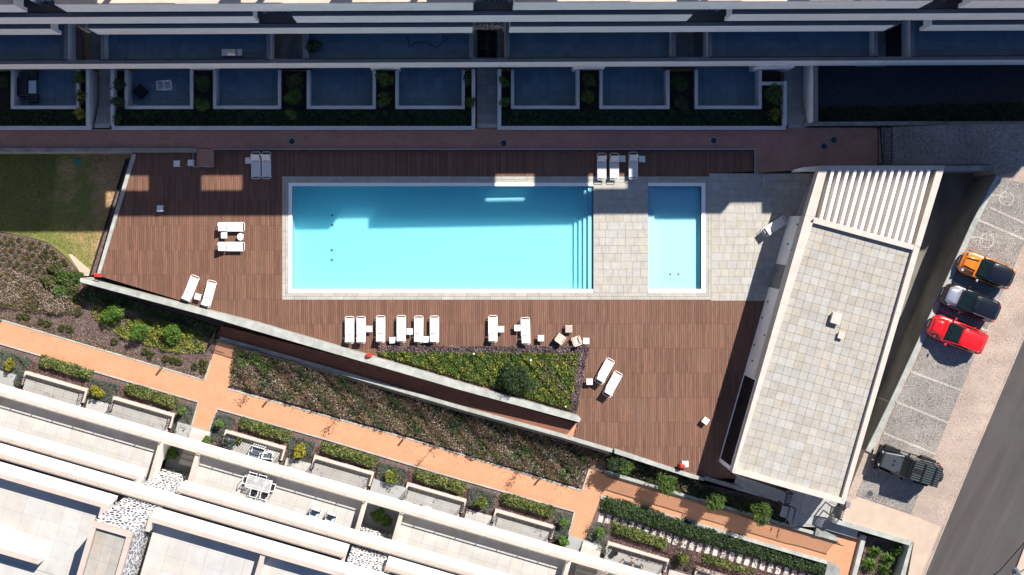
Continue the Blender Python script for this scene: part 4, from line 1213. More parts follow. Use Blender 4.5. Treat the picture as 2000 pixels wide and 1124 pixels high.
# patios in front of the south block
PATS = [((48, 726.7), (171.7, 758.8)), ((220.6, 775.7), (341.7, 808.3)), ((440, 840), (558.8, 873.4)), ((613.6, 890.7), (731, 922.8)), ((795, 944), (912, 975.7)), ((968, 993.5), (1085, 1029.8)), ((1187.5, 1056.5), (1307, 1095)), ((1360.5, 1107.8), (1478, 1142))]
lbl = ['leftmost striped patio, beside the grey-green ground cover at the photo edge', 'second striped patio from the left', 'striped patio furnished with sofas and a potted palm', 'striped patio right of the sofa patio', 'striped patio with small chairs at its lower edge', 'striped patio just left of the orange cross path', 'patio with two wooden chairs and a round black pot', 'patio cut by the lower photo edge']
for i, (a, b) in enumerate(PATS):
    z = -1.12; t = empty('patio', (0, 0, 0)); tag(t, lbl[i], 'patio', 'walled patios in front of the sunlit block')
    ua, va = FS.uv(P(*a, z)); ub, vb = FS.uv(P(*b, z)); v0 = (va + vb) / 2; vend = 18.38; w = .27
    for nm, q in [('front_wall', (ua, ub, v0, v0 + w)), ('side_wall', (ua, ua + .14, v0 + w, vend)), ('side_wall', (ub - .2, ub, v0 + w, vend))]:
        mb = MB(); fbox(mb, FS, *q, -1.7, z); mb.build(nm, M['coping'], t, bevel=.012)
    tiles(t, FS, ua + .14, ub - .2, v0 + w, vend + .9, -1.34, 6, 4, terr_me)
    zr = z
    l = [(*FS(ua + .2, vend - .1), zr), (*FS(ua + .2, v0 + w - .06), zr), (*FS(ub - .13, v0 + w - .06), zr), (*FS(ub - .13, vend - .1), zr)]
    railing('r', l, None, 1.2, .155, parent=t, bw=.03, mat=M['black'])
# pale paved corners between pairs of patios
for a, b in [((172, 778), (221, 792)), ((560, 892), (612, 908)), ((912, 995), (966, 1010)), ((1308, 1113), (1358, 1128))]:
    ua, va = FS.uv(P(*a, -1.3)); ub, vb = FS.uv(P(*b, -1.3))
    t = empty('paved_corner', (0, 0, 0)); tag(t, kind='structure')
    tiles(t, FS, ua, ub, (va + vb) / 2, 18.9, -1.33, 3, 3, terr_me)

# ------------------------------------------------------------------ pool house
house = empty('pool_house', (0, 0, 0))
tag(house, 'flat-roofed pool house with paved roof and slatted concrete pergola', 'pool house')
zr = 3.5
NWo, NEo, SEo, SWo = (1602, 324), (1846.5, 323.5), (1649.5, 986), (1429.5, 923.5)
rN = [P(*q, zr) for q in (NWo, NEo, SEo, SWo)]
def lerp2(a, b, t): return (a[0] + (b[0] - a[0]) * t, a[1] + (b[1] - a[1]) * t)
# where the tiled roof starts on the west / east edges
cW_o, cE_o = (1583.5, 429), (1793, 484)
def quadwall(mb, a, b, c, d, z0, z1):
    mb.prism([(p.x, p.y) for p in pts([a, b, c, d], z1)], z0, z1)
def bandpart(name, pl, z0, z1, mat='coping'):
    mb = MB(); quadwall(mb, *pl, z0, z1); mb.build(name, M[mat], house, bevel=.01)
# parapet / pergola frame
bandpart('pergola_beam', [(1602, 324), (1846.5, 323.5), (1829.5, 331.5), (1616.5, 332)], 2.7, zr)
bandpart('pergola_beam', [(1601.6, 324.6), (1616, 332.3), (1591.6, 424.5), (1573, 421)], 2.7, zr)
bandpart('pergola_beam', [(1846, 324.3), (1829.6, 332), (1786.5, 478.5), (1797.5, 484)], 2.7, zr)
bandpart('pergola_beam', [(1572.7, 421.5), (1591.6, 424.9), (1786.4, 479), (1797.4, 484.5), (1795.5, 491), (1782.5, 488.5), (1580.5, 434), (1571, 429)][:4] if False else [(1591.7, 424.9), (1786.3, 478.9), (1783, 488.8), (1581.5, 434)], .2, zr)
bandpart('roof_parapet', [(1572.8, 421.5), (1591.2, 425), (1581, 434.2), (1437.8, 914.5)][:3] + [(1569.5, 432)] if False else [(1572.8, 421.3), (1591.2, 424.9), (1438.3, 914.8), (1429.5, 923.2)], 2.4, zr)
bandpart('roof_parapet', [(1797, 484.4), (1786.5, 479.1), (1644, 972.5), (1649.6, 985.6)], 2.4, zr)
bandpart('roof_parapet', [(1429.8, 923.6), (1438.6, 915.2), (1643.7, 973), (1649.3, 986)], 2.4, zr)
# roof slab below tiles
mb = MB(); mb.prism([(p.x, p.y) for p in pts([(1582, 434), (1784, 488), (1645, 974), (1438, 916)], 3.15)], 2.5, 3.17); mb.build('roof_slab', M['joint'], house)
# roof tiles 13 x 30
zq = 3.22
q = [P(*c, zq) for c in ((1583.5, 435), (1785, 489.5), (1645, 973), (1437.5, 915.5))]
NU, NV = 13, 30
rest_t = MB(); cnt = 0
for j in range(NV):
    for i in range(NU):
        def cc(s, t_): return (q[0].lerp(q[1], s)).lerp(q[3].lerp(q[2], s), t_)
        c = cc((i + .5) / NU, (j + .5) / NV)
        ex = cc((i + 1) / NU, (j + .5) / NV) - cc(i / NU, (j + .5) / NV); ey = cc((i + .5) / NU, j / NV) - cc((i + .5) / NU, (j + 1) / NV)
        if cnt < 300:
            o = piece('roof_tile', roofm_me, (c.x, c.y, zq + random.uniform(-.004, .002)), ex.length - .014, ey.length - .014, .04, math.atan2(ex.y, ex.x), house)
        else:
            ux, uy = ex / 2 * (1 - .014 / ex.length), ey / 2 * (1 - .014 / ey.length); top = [c - ux - uy, c + ux - uy, c + ux + uy, c - ux + uy]
            rest_t.prism([(p.x, p.y) for p in top], zq - .04, zq + random.uniform(-.004, .002))
        cnt += 1
M['rooftile_i'] = surf('roof_paver_joined', (.355, .33, .285), (.31, .288, .248), 1.6, 0.9, rand=.075, island=True, hue=.008, bump=.3, bscale=30, stain=.35, stain_col=(.21, .19, .16), stain_scale=2.2)
o = rest_t.build('roof_tiles', M['rooftile_i'], house); o['kind'] = 'stuff'
# pergola slats
tx = [345, 420, 495, 570, 645, 720, 795, 868, 942, 1015, 1090, 1163, 1233, 1305]
bx = [222, 290, 355, 425, 490, 560, 625, 695, 762, 830, 900, 968, 1035, 1105]
for a, b in zip(tx, bx):
    xa, xb = 1560 + a / 5.11, 1560 + b / 5.11
    yb_ = 425.5 + (xb - 1592) / (1787 - 1592) * 54
    mb = MB(); quadwall(mb, (xa - 2.9, 331.5), (xa + 2.9, 331.5), (xb + 2.9, yb_ + .8), (xb - 2.9, yb_ - .8), 2.62, zr - .03)
    mb.build('pergola_slat', M['white'], house)
# body of the house: walls below the roof
def fac(t, h):   # west facade: t from north (0) to south (1), h height
    b0, b1 = P(1541.7, 422, 0), P(1403.5, 901.5, 0); t0, t1 = P(1573.5, 423, 3.45), P(1430, 922.5, 3.45)
    return b0.lerp(b1, t).lerp(t0.lerp(t1, t), h / 3.45)
Bb = [Vector(fac(0, 0)), Vector(fac(1, 0)), P(1612, 962, 0), P(1755, 470, 0)]
Tb = [Vector(fac(0, 3.3)), Vector(fac(1, 3.3)), P(1640, 975, 2.4), P(1783, 488, 2.4)]
Tb = [Vector((Tb[0].x + .05, Tb[0].y, 2.45)), Vector((Tb[1].x + .05, Tb[1].y + .05, 2.45)), Tb[2], Tb[3]]
Tb[0] = Vector(fac(0, 2.45)) + Vector((.0, 0, 0)); Tb[1] = Vector(fac(1, 2.45))
mb = MB(); mb.loft([Vector((p.x, p.y, -.5)) if i > 1 else Vector((p.x, p.y, 0)) for i, p in enumerate(Bb)], Tb); mb.build('wall', M['white'], house)
mb = MB(); a, b = fac(0, 2.44), fac(1, 2.44); c, d = fac(1, 3.40), fac(0, 3.40); off = Vector((.25, .05, 0))
mb.loft([a, b, b + off, a + off], [d, c, c + off, d + off]); mb.build('fascia', M['white'], house)
def facquad(name, t0, t1, h0, h1, mat, proud=.02, th=.03):
    mb = MB(); n = Vector((-.955, .28, 0)) * proud; n2 = Vector((-.955, .28, 0)) * (proud - th)
    r = [fac(t0, h0), fac(t1, h0), fac(t1, h1), fac(t0, h1)]
    mb.loft([p + n2 for p in r], [p + n for p in r]); return mb.build(name, M[mat], house)
facquad('window', .645, .985, .28, 2.95, 'window', .02)
for t0, t1, h0, h1 in [(.641, .989, .2, .29), (.641, .989, 2.94, 3.0), (.641, .646, .29, 2.94), (.984, .989, .29, 2.94)]:
    facquad('window_frame', t0, t1, h0, h1, 'whitemetal', .05, .06)
facquad('timber_door', .195, .29, .02, 2.3, 'grey_coping', .02)
for t_, h_ in [(.03, 2.2), (.11, 1.4), (.13, 2.6), (.22, .9), (.345, .7), (.41, .5), (.47, 2.0), (.52, .4), (.58, 1.0)]:
    facquad('wall_vent', t_, t_ + .006, h_, h_ + .16, 'darkgrey', .06, .07)  # small dark vents dotted over the west facade
# north wall under the pergola and its western return
bandpart('pergola_wall', [(1569, 327), (1602, 324.5), (1602, 331), (1569, 332.5)], -.1, 2.6, 'white')
mb = MB(); quadwall(mb, (1605, 325.5), (1843, 325), (1840, 331), (1606, 331.5), -.4, 2.68); mb.build('pergola_wall', M['white'], house)
mb = MB(); quadwall(mb, (1835, 334), (1826, 334), (1784, 478), (1790, 484), -.4, 2.68); mb.build('pergola_wall', M['white'], house)
mb = MB(); mb.prism([(p.x, p.y) for p in pts([(1606, 326), (1838, 326), (1790, 490), (1560, 424), (1570, 400)], 1.0)], -.2, .12); mb.build('pergola_floor', M['coping'], house)
# roof vents
for (px, py, w, h) in [(1634, 622.5, .58, .34), (1644.5, 656, .33, .22)]:
    c = P(px, py, 3.6); mb = MB(); mb.box(-w / 2, -w / 2 * 1.15, 0, w / 2, w / 2 * 1.15, h); mb.box(-w / 2 - .04, -w / 2 * 1.15 - .04, h, w / 2 + .04, w / 2 * 1.15 + .04, h + .06)
    o = mb.build('roof_vent', M['coping'], house, bevel=.015); o.location = (c.x, c.y, 3.2); o.rotation_euler = (0, 0, -A16)
# terrace and stairs south of the house
sheet_obj('entrance_terrace', [[(1430, 925), (1530, 960), (1648, 985), (1640, 1015), (1622, 1014), (1596, 1030), (1545, 1028), (1528, 983), (1495, 972)]], .35, M['patiotile'], th=2.5)
t = empty('entrance_terrace_paving', (0, 0, 0)); tag(t, kind='structure')
ua, va = FS.uv(P(1500, 965, .38)); ub, vb = FS.uv(P(1640, 1005, .38))
for i in range(9):
    for j in range(4):
        x, y = FS(ua + 1.5 + .62 * i, va - .9 + .62 * j)
        piece('paving_stone', patio_me, (x, y, .385), .605, .605, .035, -A16, t)
st = empty('garden_steps', (0, 0, 0)); tag(st, 'grey concrete steps going down from the entrance terrace to the orange path', 'steps')
for i in range(6):
    a0 = (1594 + 7 * i, 1022 + 2 * i); mb = MB()
    mb.prism([(p.x, p.y) for p in pts([a0, (a0[0] + 7.2, a0[1] + 2), (a0[0] + 1.2, a0[1] + 24), (a0[0] - 6, a0[1] + 22)], 0)], -1.8, .33 - .05 * i)
    mb.build('step', M['concrete'], st)
st = empty('deck_steps', (0, 0, 0)); tag(st, 'shaded concrete steps under the lower left corner of the pool house roof', 'steps')
for i in range(6):
    a0 = (1438 + 8.5 * i, 931 + 2.4 * i); mb = MB()
    mb.prism([(p.x, p.y) for p in pts([a0, (a0[0] + 8.6, a0[1] + 2.4), (a0[0] + 3, a0[1] + 26), (a0[0] - 5.6, a0[1] + 23.6)], 0)], -.3, .03 + .052 * i)
    mb.build('step', M['patiotile'], st)
def bar_gate(c0, c1, c2, c3, z, label, n=7):
    t = empty('bar_gate', (0, 0, 0)); tag(t, label, 'gate')
    A_, B_, C_, D_ = P(*c0, z), P(*c1, z), P(*c2, z), P(*c3, z)
    up = Vector((0, 0, 1.3))
    mb = MB(); mb.bar(A_ + up, B_ + up, .06); mb.bar(D_ + up, C_ + up, .06); mb.bar(A_ + up, D_ + up, .05); mb.bar(A_, A_ + up, .06); mb.bar(D_, D_ + up, .06); mb.bar(B_, B_ + up, .06); mb.bar(C_, C_ + up, .06); mb.build('gate_frame', M['black'], t)
    for i in range(n):
        s_ = (i + .5) / n; mb = MB(); mb.bar(A_.lerp(D_, s_) + up, B_.lerp(C_, s_) + up, .055, .03); mb.build('slat', M['black'], t)
bar_gate((1527, 955), (1538, 957), (1532, 981), (1521, 979), .35, 'black slatted gate in the shade beside the terrace wall')
bar_gate((1612, 981), (1638, 986), (1632, 1008), (1608, 997), .35, 'black slatted gate with sun shining through at the roof corner')
rt = rail_line('stair_handrail', [(1540, 1032), (1549, 990), (1538, 985), (1529, 1018)], .35, .6, 'black looped handrail at the edge of the entrance terrace', mat='black', w=.06)
mb = MB(); mb.prism([(p.x, p.y) for p in pts([(1652, 979), (1661, 982), (1658, 992), (1650, 990)], 1.2)], .8, 1.35)
tag(mb.build('utility_box', M['grey_coping'], bevel=.02), 'small grey utility box on the pavement beside the pool house corner', 'utility box')
# ------------------------------------------------------------------ sun loungers
def make_lounger(ang, flat_gap=.0):
    t = empty('sun_lounger')
    L_, W = 1.86, .6
    mb = MB()
    zf = .38; x = W / 2
    # perimeter tube, rounded corners
    c = .07
    loop = [(-x, -L_ / 2 + c), (-x + c, -L_ / 2), (x - c, -L_ / 2), (x, -L_ / 2 + c), (x, L_ / 2 - c), (x - c, L_ / 2), (-x + c, L_ / 2), (-x, L_ / 2 - c), (-x, -L_ / 2 + c)]
    mb.tube([(a, b, zf) for a, b in loop], .019, 6)
    mb.tube([(-x, .28, zf), (x, .28, zf)], .014, 6)
    mb.build('frame', M['whitemetal'], t, smooth=True)
    for sx in (-1, 1):
        for yy in (-.72, .68):
            m2 = MB(); m2.tube([(sx * (x - .01), yy, zf), (sx * (x - .02), yy + (.04 if yy > 0 else -.04), 0)], .018, 6); m2.build('leg', M['whitemetal'], t, smooth=True)
    # seat sling with slight sag
    n = 8; xs_ = W / 2 - .025; v = []; f = []
    y0, y1 = -L_ / 2 + .13, .25
    for i in range(n + 1):
        y = y0 + (y1 - y0) * i / n
        for j in range(5):
            xx = -xs_ + 2 * xs_ * j / 4; v.append((xx, y, zf + .015 - .02 * (1 - (2 * j / 4 - 1) ** 2)))
    for i in range(n):
        for j in range(4): a = i * 5 + j; f.append((a, a + 1, a + 6, a + 5))
    me = bpy.data.meshes.new('seat'); me.from_pydata(v, [], f); me.materials.append(M['sling']); o = obj('seat', me, t)
    s = o.modifiers.new('thick', 'SOLIDIFY'); s.thickness = .012
    # backrest
    ca, sa = math.cos(R(ang)), math.sin(R(ang)); Lb = .62
    m2 = MB()
    m2.tube([(-xs_, .29, zf + .01), (-xs_, .29 + Lb * ca, zf + .01 + Lb * sa), (xs_, .29 + Lb * ca, zf + .01 + Lb * sa), (xs_, .29, zf + .01)], .015, 6)
    bf = m2.build('backrest_frame', M['whitemetal'], t, smooth=True)
    v = []; f = []
    for i in range(6):
        d = .035 + (Lb - .035) * i / 5
        for j in range(5):
            xx = -xs_ + 2 * xs_ * j / 4; sag = -.018 * (1 - (2 * j / 4 - 1) ** 2)
            v.append((xx, .29 + d * ca - sag * sa, zf + .02 + d * sa + sag * ca))
    for i in range(5):
        for j in range(4): a = i * 5 + j; f.append((a, a + 1, a + 6, a + 5))
    me = bpy.data.meshes.new('backrest'); me.from_pydata(v, [], f); me.materials.append(M['sling']); o = obj('backrest', me, t)
    s = o.modifiers.new('thick', 'SOLIDIFY'); s.thickness = .012
    if ang > 20:
        m3 = MB()
        for sx in (-1, 1): m3.tube([(sx * (xs_ - .03), .29 + .38 * ca, zf + .38 * sa), (sx * (xs_ - .03), .29 + .5, zf)], .01, 5)
        m3.build('backrest_strut', M['whitemetal'], t)
    return t
protoA = make_lounger(33); protoB = make_lounger(48)
used = set()
def lounger(proto, foot, head, label):
    c = P((foot[0] + head[0]) / 2, (foot[1] + head[1]) / 2, .3)
    d = P(*head, .3) - P(*foot, .3); rz = math.atan2(d.y, d.x) - math.pi / 2
    if id(proto) not in used:
        used.add(id(proto)); t = proto; t.location = (c.x, c.y, .003); t.rotation_euler = (0, 0, rz)
    else: t = copy_tree(proto, (c.x, c.y, .003), rz)
    tag(t, label, 'sun lounger', 'white sun loungers on the pool deck')
for pr_, ft, hd, lb in [
    (protoA, (683, 618), (683, 671), 'white sun lounger, leftmost of the row of six below the pool'),
    (protoA, (705.5, 618), (705.5, 671), 'white sun lounger, second of the row of six, with a side table on its right'),
    (protoA, (743.5, 616), (743.5, 670), 'white sun lounger, third of the row of six, standing a little apart on both sides'),
    (protoA, (784, 616), (783.5, 669), 'white sun lounger, fourth of the row of six, between two small side tables'),
    (protoA, (818, 617), (817.5, 670), 'white sun lounger, fifth of the row of six, right of a side table'),
    (protoA, (848.5, 617), (848.5, 670), 'white sun lounger, rightmost of the row of six below the pool'),
    (protoA, (962.5, 616), (962.5, 669), 'white sun lounger with a side table on its right, above the purple edged bed'),
    (protoA, (1025.5, 620), (1027, 673), 'white sun lounger with a side table on its left, above the purple edged bed'),
    (protoB, (1193.5, 702), (1168, 748), 'left one of two slanting white sun loungers right of the green bed'),
    (protoB, (1209, 727), (1183, 774), 'right one of two slanting white sun loungers right of the green bed'),
    (protoA, (479, 443.5), (425, 443.5), 'white sun lounger lying crosswise, upper one of the pair left of the pool'),
    (protoA, (479, 482), (425, 482), 'white sun lounger lying crosswise, lower one of the pair left of the pool'),
    (protoA, (382.5, 539), (363.5, 588), 'slanting white sun lounger, left one of the pair against the concrete wall'),
    (protoA, (415.5, 548), (402, 600), 'slanting white sun lounger, right one of the pair against the concrete wall'),
    (protoB, (500.5, 350), (500, 297), 'shaded white sun lounger, left one of the pair above the pool corner'),
    (protoB, (521, 350), (520.5, 297), 'shaded white sun lounger, right one of the pair above the pool corner'),
    (protoB, (1175, 353), (1175, 299), 'half sunlit white sun lounger, leftmost of the three at the top of the pool steps'),
    (protoB, (1199.5, 353), (1199.5, 299), 'half sunlit white sun lounger, middle of the three at the top of the pool steps'),
    (protoB, (1236.5, 350), (1236.5, 298), 'shaded white sun lounger between two square tables above the paddling pool'),
    (protoB, (1534, 428), (1489, 457), 'slanting white sun lounger standing in the pool house shadow')]:
    lounger(pr_, ft, hd, lb)

# side tables
def make_table():
    t = empty('side_table')
    mb = MB(); mb.box(-.215, -.215, .40, .215, .215, .425); mb.build('table_top', M['whiteplastic'], t, bevel=.012)
    mb = MB(); mb.bar((.03, -.02, .427), (-.12, -.17, .427), .025, .008); mb.build('handle_slot', M['steel'], t)
    for sx in (-1, 1):
        for sy in (-1, 1):
            mb = MB(); mb.bar((sx * .19, sy * .19, .4), (sx * .19, sy * .19, 0), .022); mb.build('leg', M['whitemetal'], t)
    return t
TB = make_table(); first = [True]
def table(px, py, rot, label, z=0.0, grp='small white side tables on the pool deck'):
    c = P(px, py, .42 + z)
    if first[0]: t = TB; first[0] = False; t.location = (c.x, c.y, z + .003); t.rotation_euler = (0, 0, R(rot))
    else: t = copy_tree(TB, (c.x, c.y, z + .003), R(rot))
    tag(t, label, 'side table', grp)
for px, py, r_, lb in [(345, 320, 0, 'small square white table standing alone in the shade left of the brick landing'), (372.5, 318.5, 0, 'small square white table touching the rail of the brick landing'),
    (485, 314, 0, 'small shaded white table left of the loungers above the pool corner'), (312.5, 407.5, 0, 'small square white table alone in the shade near the slanting kerb wall'),
    (437.5, 460, 0, 'small square white table between the crosswise loungers, near their heads'), (386, 580, -15, 'small white table between the two slanting loungers by the wall'),
    (721, 643, 0, 'small white table right of the second lounger of the row of six'), (766.5, 665, 4, 'small white table low between the third and fourth lounger of the row'),
    (800, 648, 0, 'small white table between the fourth and fifth lounger of the row'), (832.5, 663.5, 3, 'small white table between the fifth and sixth lounger of the row'),
    (978.5, 643.5, 0, 'small white table right of the lounger above the purple bed edge'), (1010.5, 641, 2, 'small white table left of the lounger above the purple bed edge'),
    (1056.5, 661, 0, 'small square white table alone left of the woven armchairs'), (1145, 666.5, 0, 'small square white table at the upper right corner of the green bed'),
    (1151.5, 746, 0, 'small white table beside the head of the slanting loungers'), (1215.5, 310.5, 0, 'small shaded table left of the single lounger above the paddling pool'),
    (1254, 311, 0, 'small shaded table right of the single lounger above the paddling pool'), (1378.5, 822.5, -35, 'turned small white table at the edge of the pool house shadow'),
    (1338.5, 907, 0, 'small white table beside the red ring at the lower deck corner')]:
    table(px, py, r_, lb)
# round-edged stool by the crosswise pair
t = empty('stool', P(470, 463, .4)); t.location.z = .003; tag(t, 'white stool with a curved edge between the crosswise loungers, near their feet', 'stool')
mb = MB(); mb.prism([(.25 * math.cos(a) * (1 if math.cos(a) < .3 else .8), .26 * math.sin(a)) for a in np.linspace(0, 2 * math.pi, 20, endpoint=False)], .36, .41); mb.build('seat', M['whiteplastic'], t, bevel=.01)
for a in (.8, 2.3, 3.9, 5.4):
    mb = MB(); mb.tube([(.18 * math.cos(a), .18 * math.sin(a), .37), (.22 * math.cos(a), .22 * math.sin(a), 0)], .015); mb.build('leg', M['whitemetal'], t)

# woven armchairs and stool
def armchair(px, py, rot, label):
    t = empty('armchair', P(px, py, .45), R(rot)); t.location.z = .003; tag(t, label, 'armchair', 'cream woven armchairs by the green bed')
    mb = MB()
    for i in range(7): mb.box(-.22, -.25 + .07 * i, .36, .22, -.19 + .07 * i, .39)
    mb.build('seat', M['rattan'], t)
    mb = MB(); mb.loft([(-.27, .22, .3), (.27, .22, .3), (.27, .27, .3), (-.27, .27, .3)], [(-.27, .29, .74), (.27, .29, .74), (.27, .34, .74), (-.27, .34, .74)]); mb.build('backrest', M['rattan'], t, bevel=.01)
    for s_ in (-1, 1):
        mb = MB(); mb.box(s_ * .29 - .03, -.27, .56, s_ * .29 + .03, .30, .60); mb.build('armrest', M['rattan'], t, bevel=.01)
        for y in (-.25, .25):
            mb = MB(); mb.bar((s_ * .28, y, .56), (s_ * .28, y, 0), .035); mb.build('leg', M['rattan'], t)
    mb = MB(); mb.box(-.27, -.28, .31, .27, .25, .35); mb.build('seat_frame', M['rattan'], t)
armchair(1094.5, 661.5, 145, 'cream woven armchair, left one of the two standing above the green bed')
armchair(1126, 666, -160, 'cream woven armchair, right one of the two, touching the small table')
t = empty('footstool', P(1111, 643, .4)); t.location.z = .003; tag(t, 'square cream woven stool above the two armchairs', 'stool')
mb = MB()
for i in range(7): mb.box(-.23, -.24 + .07 * i, .36, .23, -.19 + .07 * i, .39)
mb.build('seat', M['rattan'], t)
mb = MB(); mb.box(-.24, -.25, .31, .24, .25, .355); mb.build('seat_frame', M['rattan'], t)
for sx in (-1, 1):
    for sy in (-1, 1):
        mb = MB(); mb.bar((sx * .22, sy * .22, .31), (sx * .22, sy * .22, 0), .035); mb.build('leg', M['rattan'], t)

# red life rings on the wall
def ring_buoy(px, py, z, lb):
    t = empty('life_ring', P(px, py, z)); tag(t, lb, 'life ring', 'red life ring holders along the deck wall')
    mb = MB(); n = 20; mm = 8
    for i in range(n):
        for j in range(mm):
            pass
    v = []; f = []
    for i in range(n):
        a = 2 * math.pi * i / n
        for j in range(mm):
            b_ = 2 * math.pi * j / mm; r_ = .19 + .06 * math.cos(b_)
            v.append((r_ * math.cos(a), .06 * math.sin(b_), r_ * math.sin(a)))
    for i in range(n):
        for j in range(mm): f.append((i * mm + j, ((i + 1) % n) * mm + j, ((i + 1) % n) * mm + (j + 1) % mm, i * mm + (j + 1) % mm))
    mb.add(v, f); mb.build('ring', M['red'], t, smooth=True)
    mb = MB(); mb.box(-.15, .0, -.25, .15, .18, .24); mb.build('housing', M['red'], t, bevel=.03)
    mb = MB(); mb.box(-.03, -.1, -.8, .03, -.02, -.2); mb.build('post', M['steel'], t)
ring_buoy(190.5, 539.5, .95, 'red life ring on the left end of the concrete wall')
ring_buoy(720.5, 695.5, .95, 'red life ring on the concrete wall below the row of six loungers')
ring_buoy(1332, 912, .6, 'red life ring on the wall at the lower right corner of the deck')

# ------------------------------------------------------------------ cars
def paint(name, col, coat=1.0, rough=.35, metallic=0.0):
    return surf(name, col, None, rough=rough, coat=coat, spec=.5, metallic=metallic)
M['p_orange'] = paint('orange_paint', (.66, .17, .006)); M['p_red'] = paint('red_paint', (.66, .006, .006)); M['p_black'] = paint('black_paint', (.006, .006, .008), rough=.25)
M['p_silver'] = paint('silver_paint', (.45, .46, .52), metallic=.6); M['p_maroon'] = paint('maroon_paint', (.016, .005, .007)); M['p_grey'] = paint('grey_paint', (.075, .08, .082), metallic=.4)
M['p_dark'] = paint('dark_grey_paint', (.022, .024, .026))
M['p_trim'] = surf('black_plastic', (.012, .012, .014), None, rough=.7, spec=.2)
def plane_rot(px, py, yaw):
    a, b, c = P(px, py, zp(py)), P(px + 50, py, zp(py)), P(px, py - 50, zp(py - 50))
    n = (b - a).cross(c - a).normalized()
    fx = Vector((math.cos(yaw), math.sin(yaw), 0)); fx = (fx - n * fx.dot(n)).normalized(); fy = n.cross(fx)
    return Matrix((fx, fy, n)).transposed().to_euler()
def section(x, w, zl, zt, crown=.03, sh=.88):
    return [(x, -w * .96, zl), (x, -w, zl + .18), (x, -w, (zl + zt) / 2 + .08), (x, -w * .97, zt - .10), (x, -w * sh, zt - .01), (x, -w * .45, zt + crown), (x, 0, zt + crown * 1.25),
            (x, w * .45, zt + crown), (x, w * sh, zt - .01), (x, w * .97, zt - .10), (x, w, (zl + zt) / 2 + .08), (x, w, zl + .18), (x, w * .96, zl)]
def loft_sections(mb, secs, mi=None, cap=True):
    n = len(secs[0]); v = [p for s_ in secs for p in s_]; f = []
    for i in range(len(secs) - 1):
        for j in range(n - 1): f.append((i * n + j, i * n + j + 1, (i + 1) * n + j + 1, (i + 1) * n + j))
        f.append((i * n + n - 1, i * n, (i + 1) * n, (i + 1) * n + n - 1))
    if cap: f += [tuple(range(n - 1, -1, -1)), tuple(range((len(secs) - 1) * n, len(secs) * n))]
    mb.add(v, f)
def wheel(parent, x, y, r, w=.2):
    t = MB(); n = 22
    prof = [(r * .62, -w / 2), (r * .95, -w / 2), (r, -w / 4), (r, w / 4), (r * .95, w / 2), (r * .62, w / 2)]
    v = []; f = []
    for i in range(n):
        a = 2 * math.pi * i / n
        for (q, yy) in prof: v.append((x + q * math.cos(a), y + yy, r + q * math.sin(a)))
    m_ = len(prof)
    for i in range(n):
        for j in range(m_): f.append((i * m_ + j, ((i + 1) % n) * m_ + j, ((i + 1) % n) * m_ + (j + 1) % m_, i * m_ + (j + 1) % m_))
    t.add(v, f); wo_ = t.build('wheel', M['tyre'], parent, smooth=True)
    mb = MB()
    for k in range(5):
        a = 2 * math.pi * k / 5; s_ = 1 if y > 0 else -1
        mb.bar((x, y + s_ * w * .42, r), (x + r * .62 * math.cos(a), y + s_ * w * .42, r + r * .62 * math.sin(a)), .05, .03)
    mb.build('rim', M['rim'], wo_)
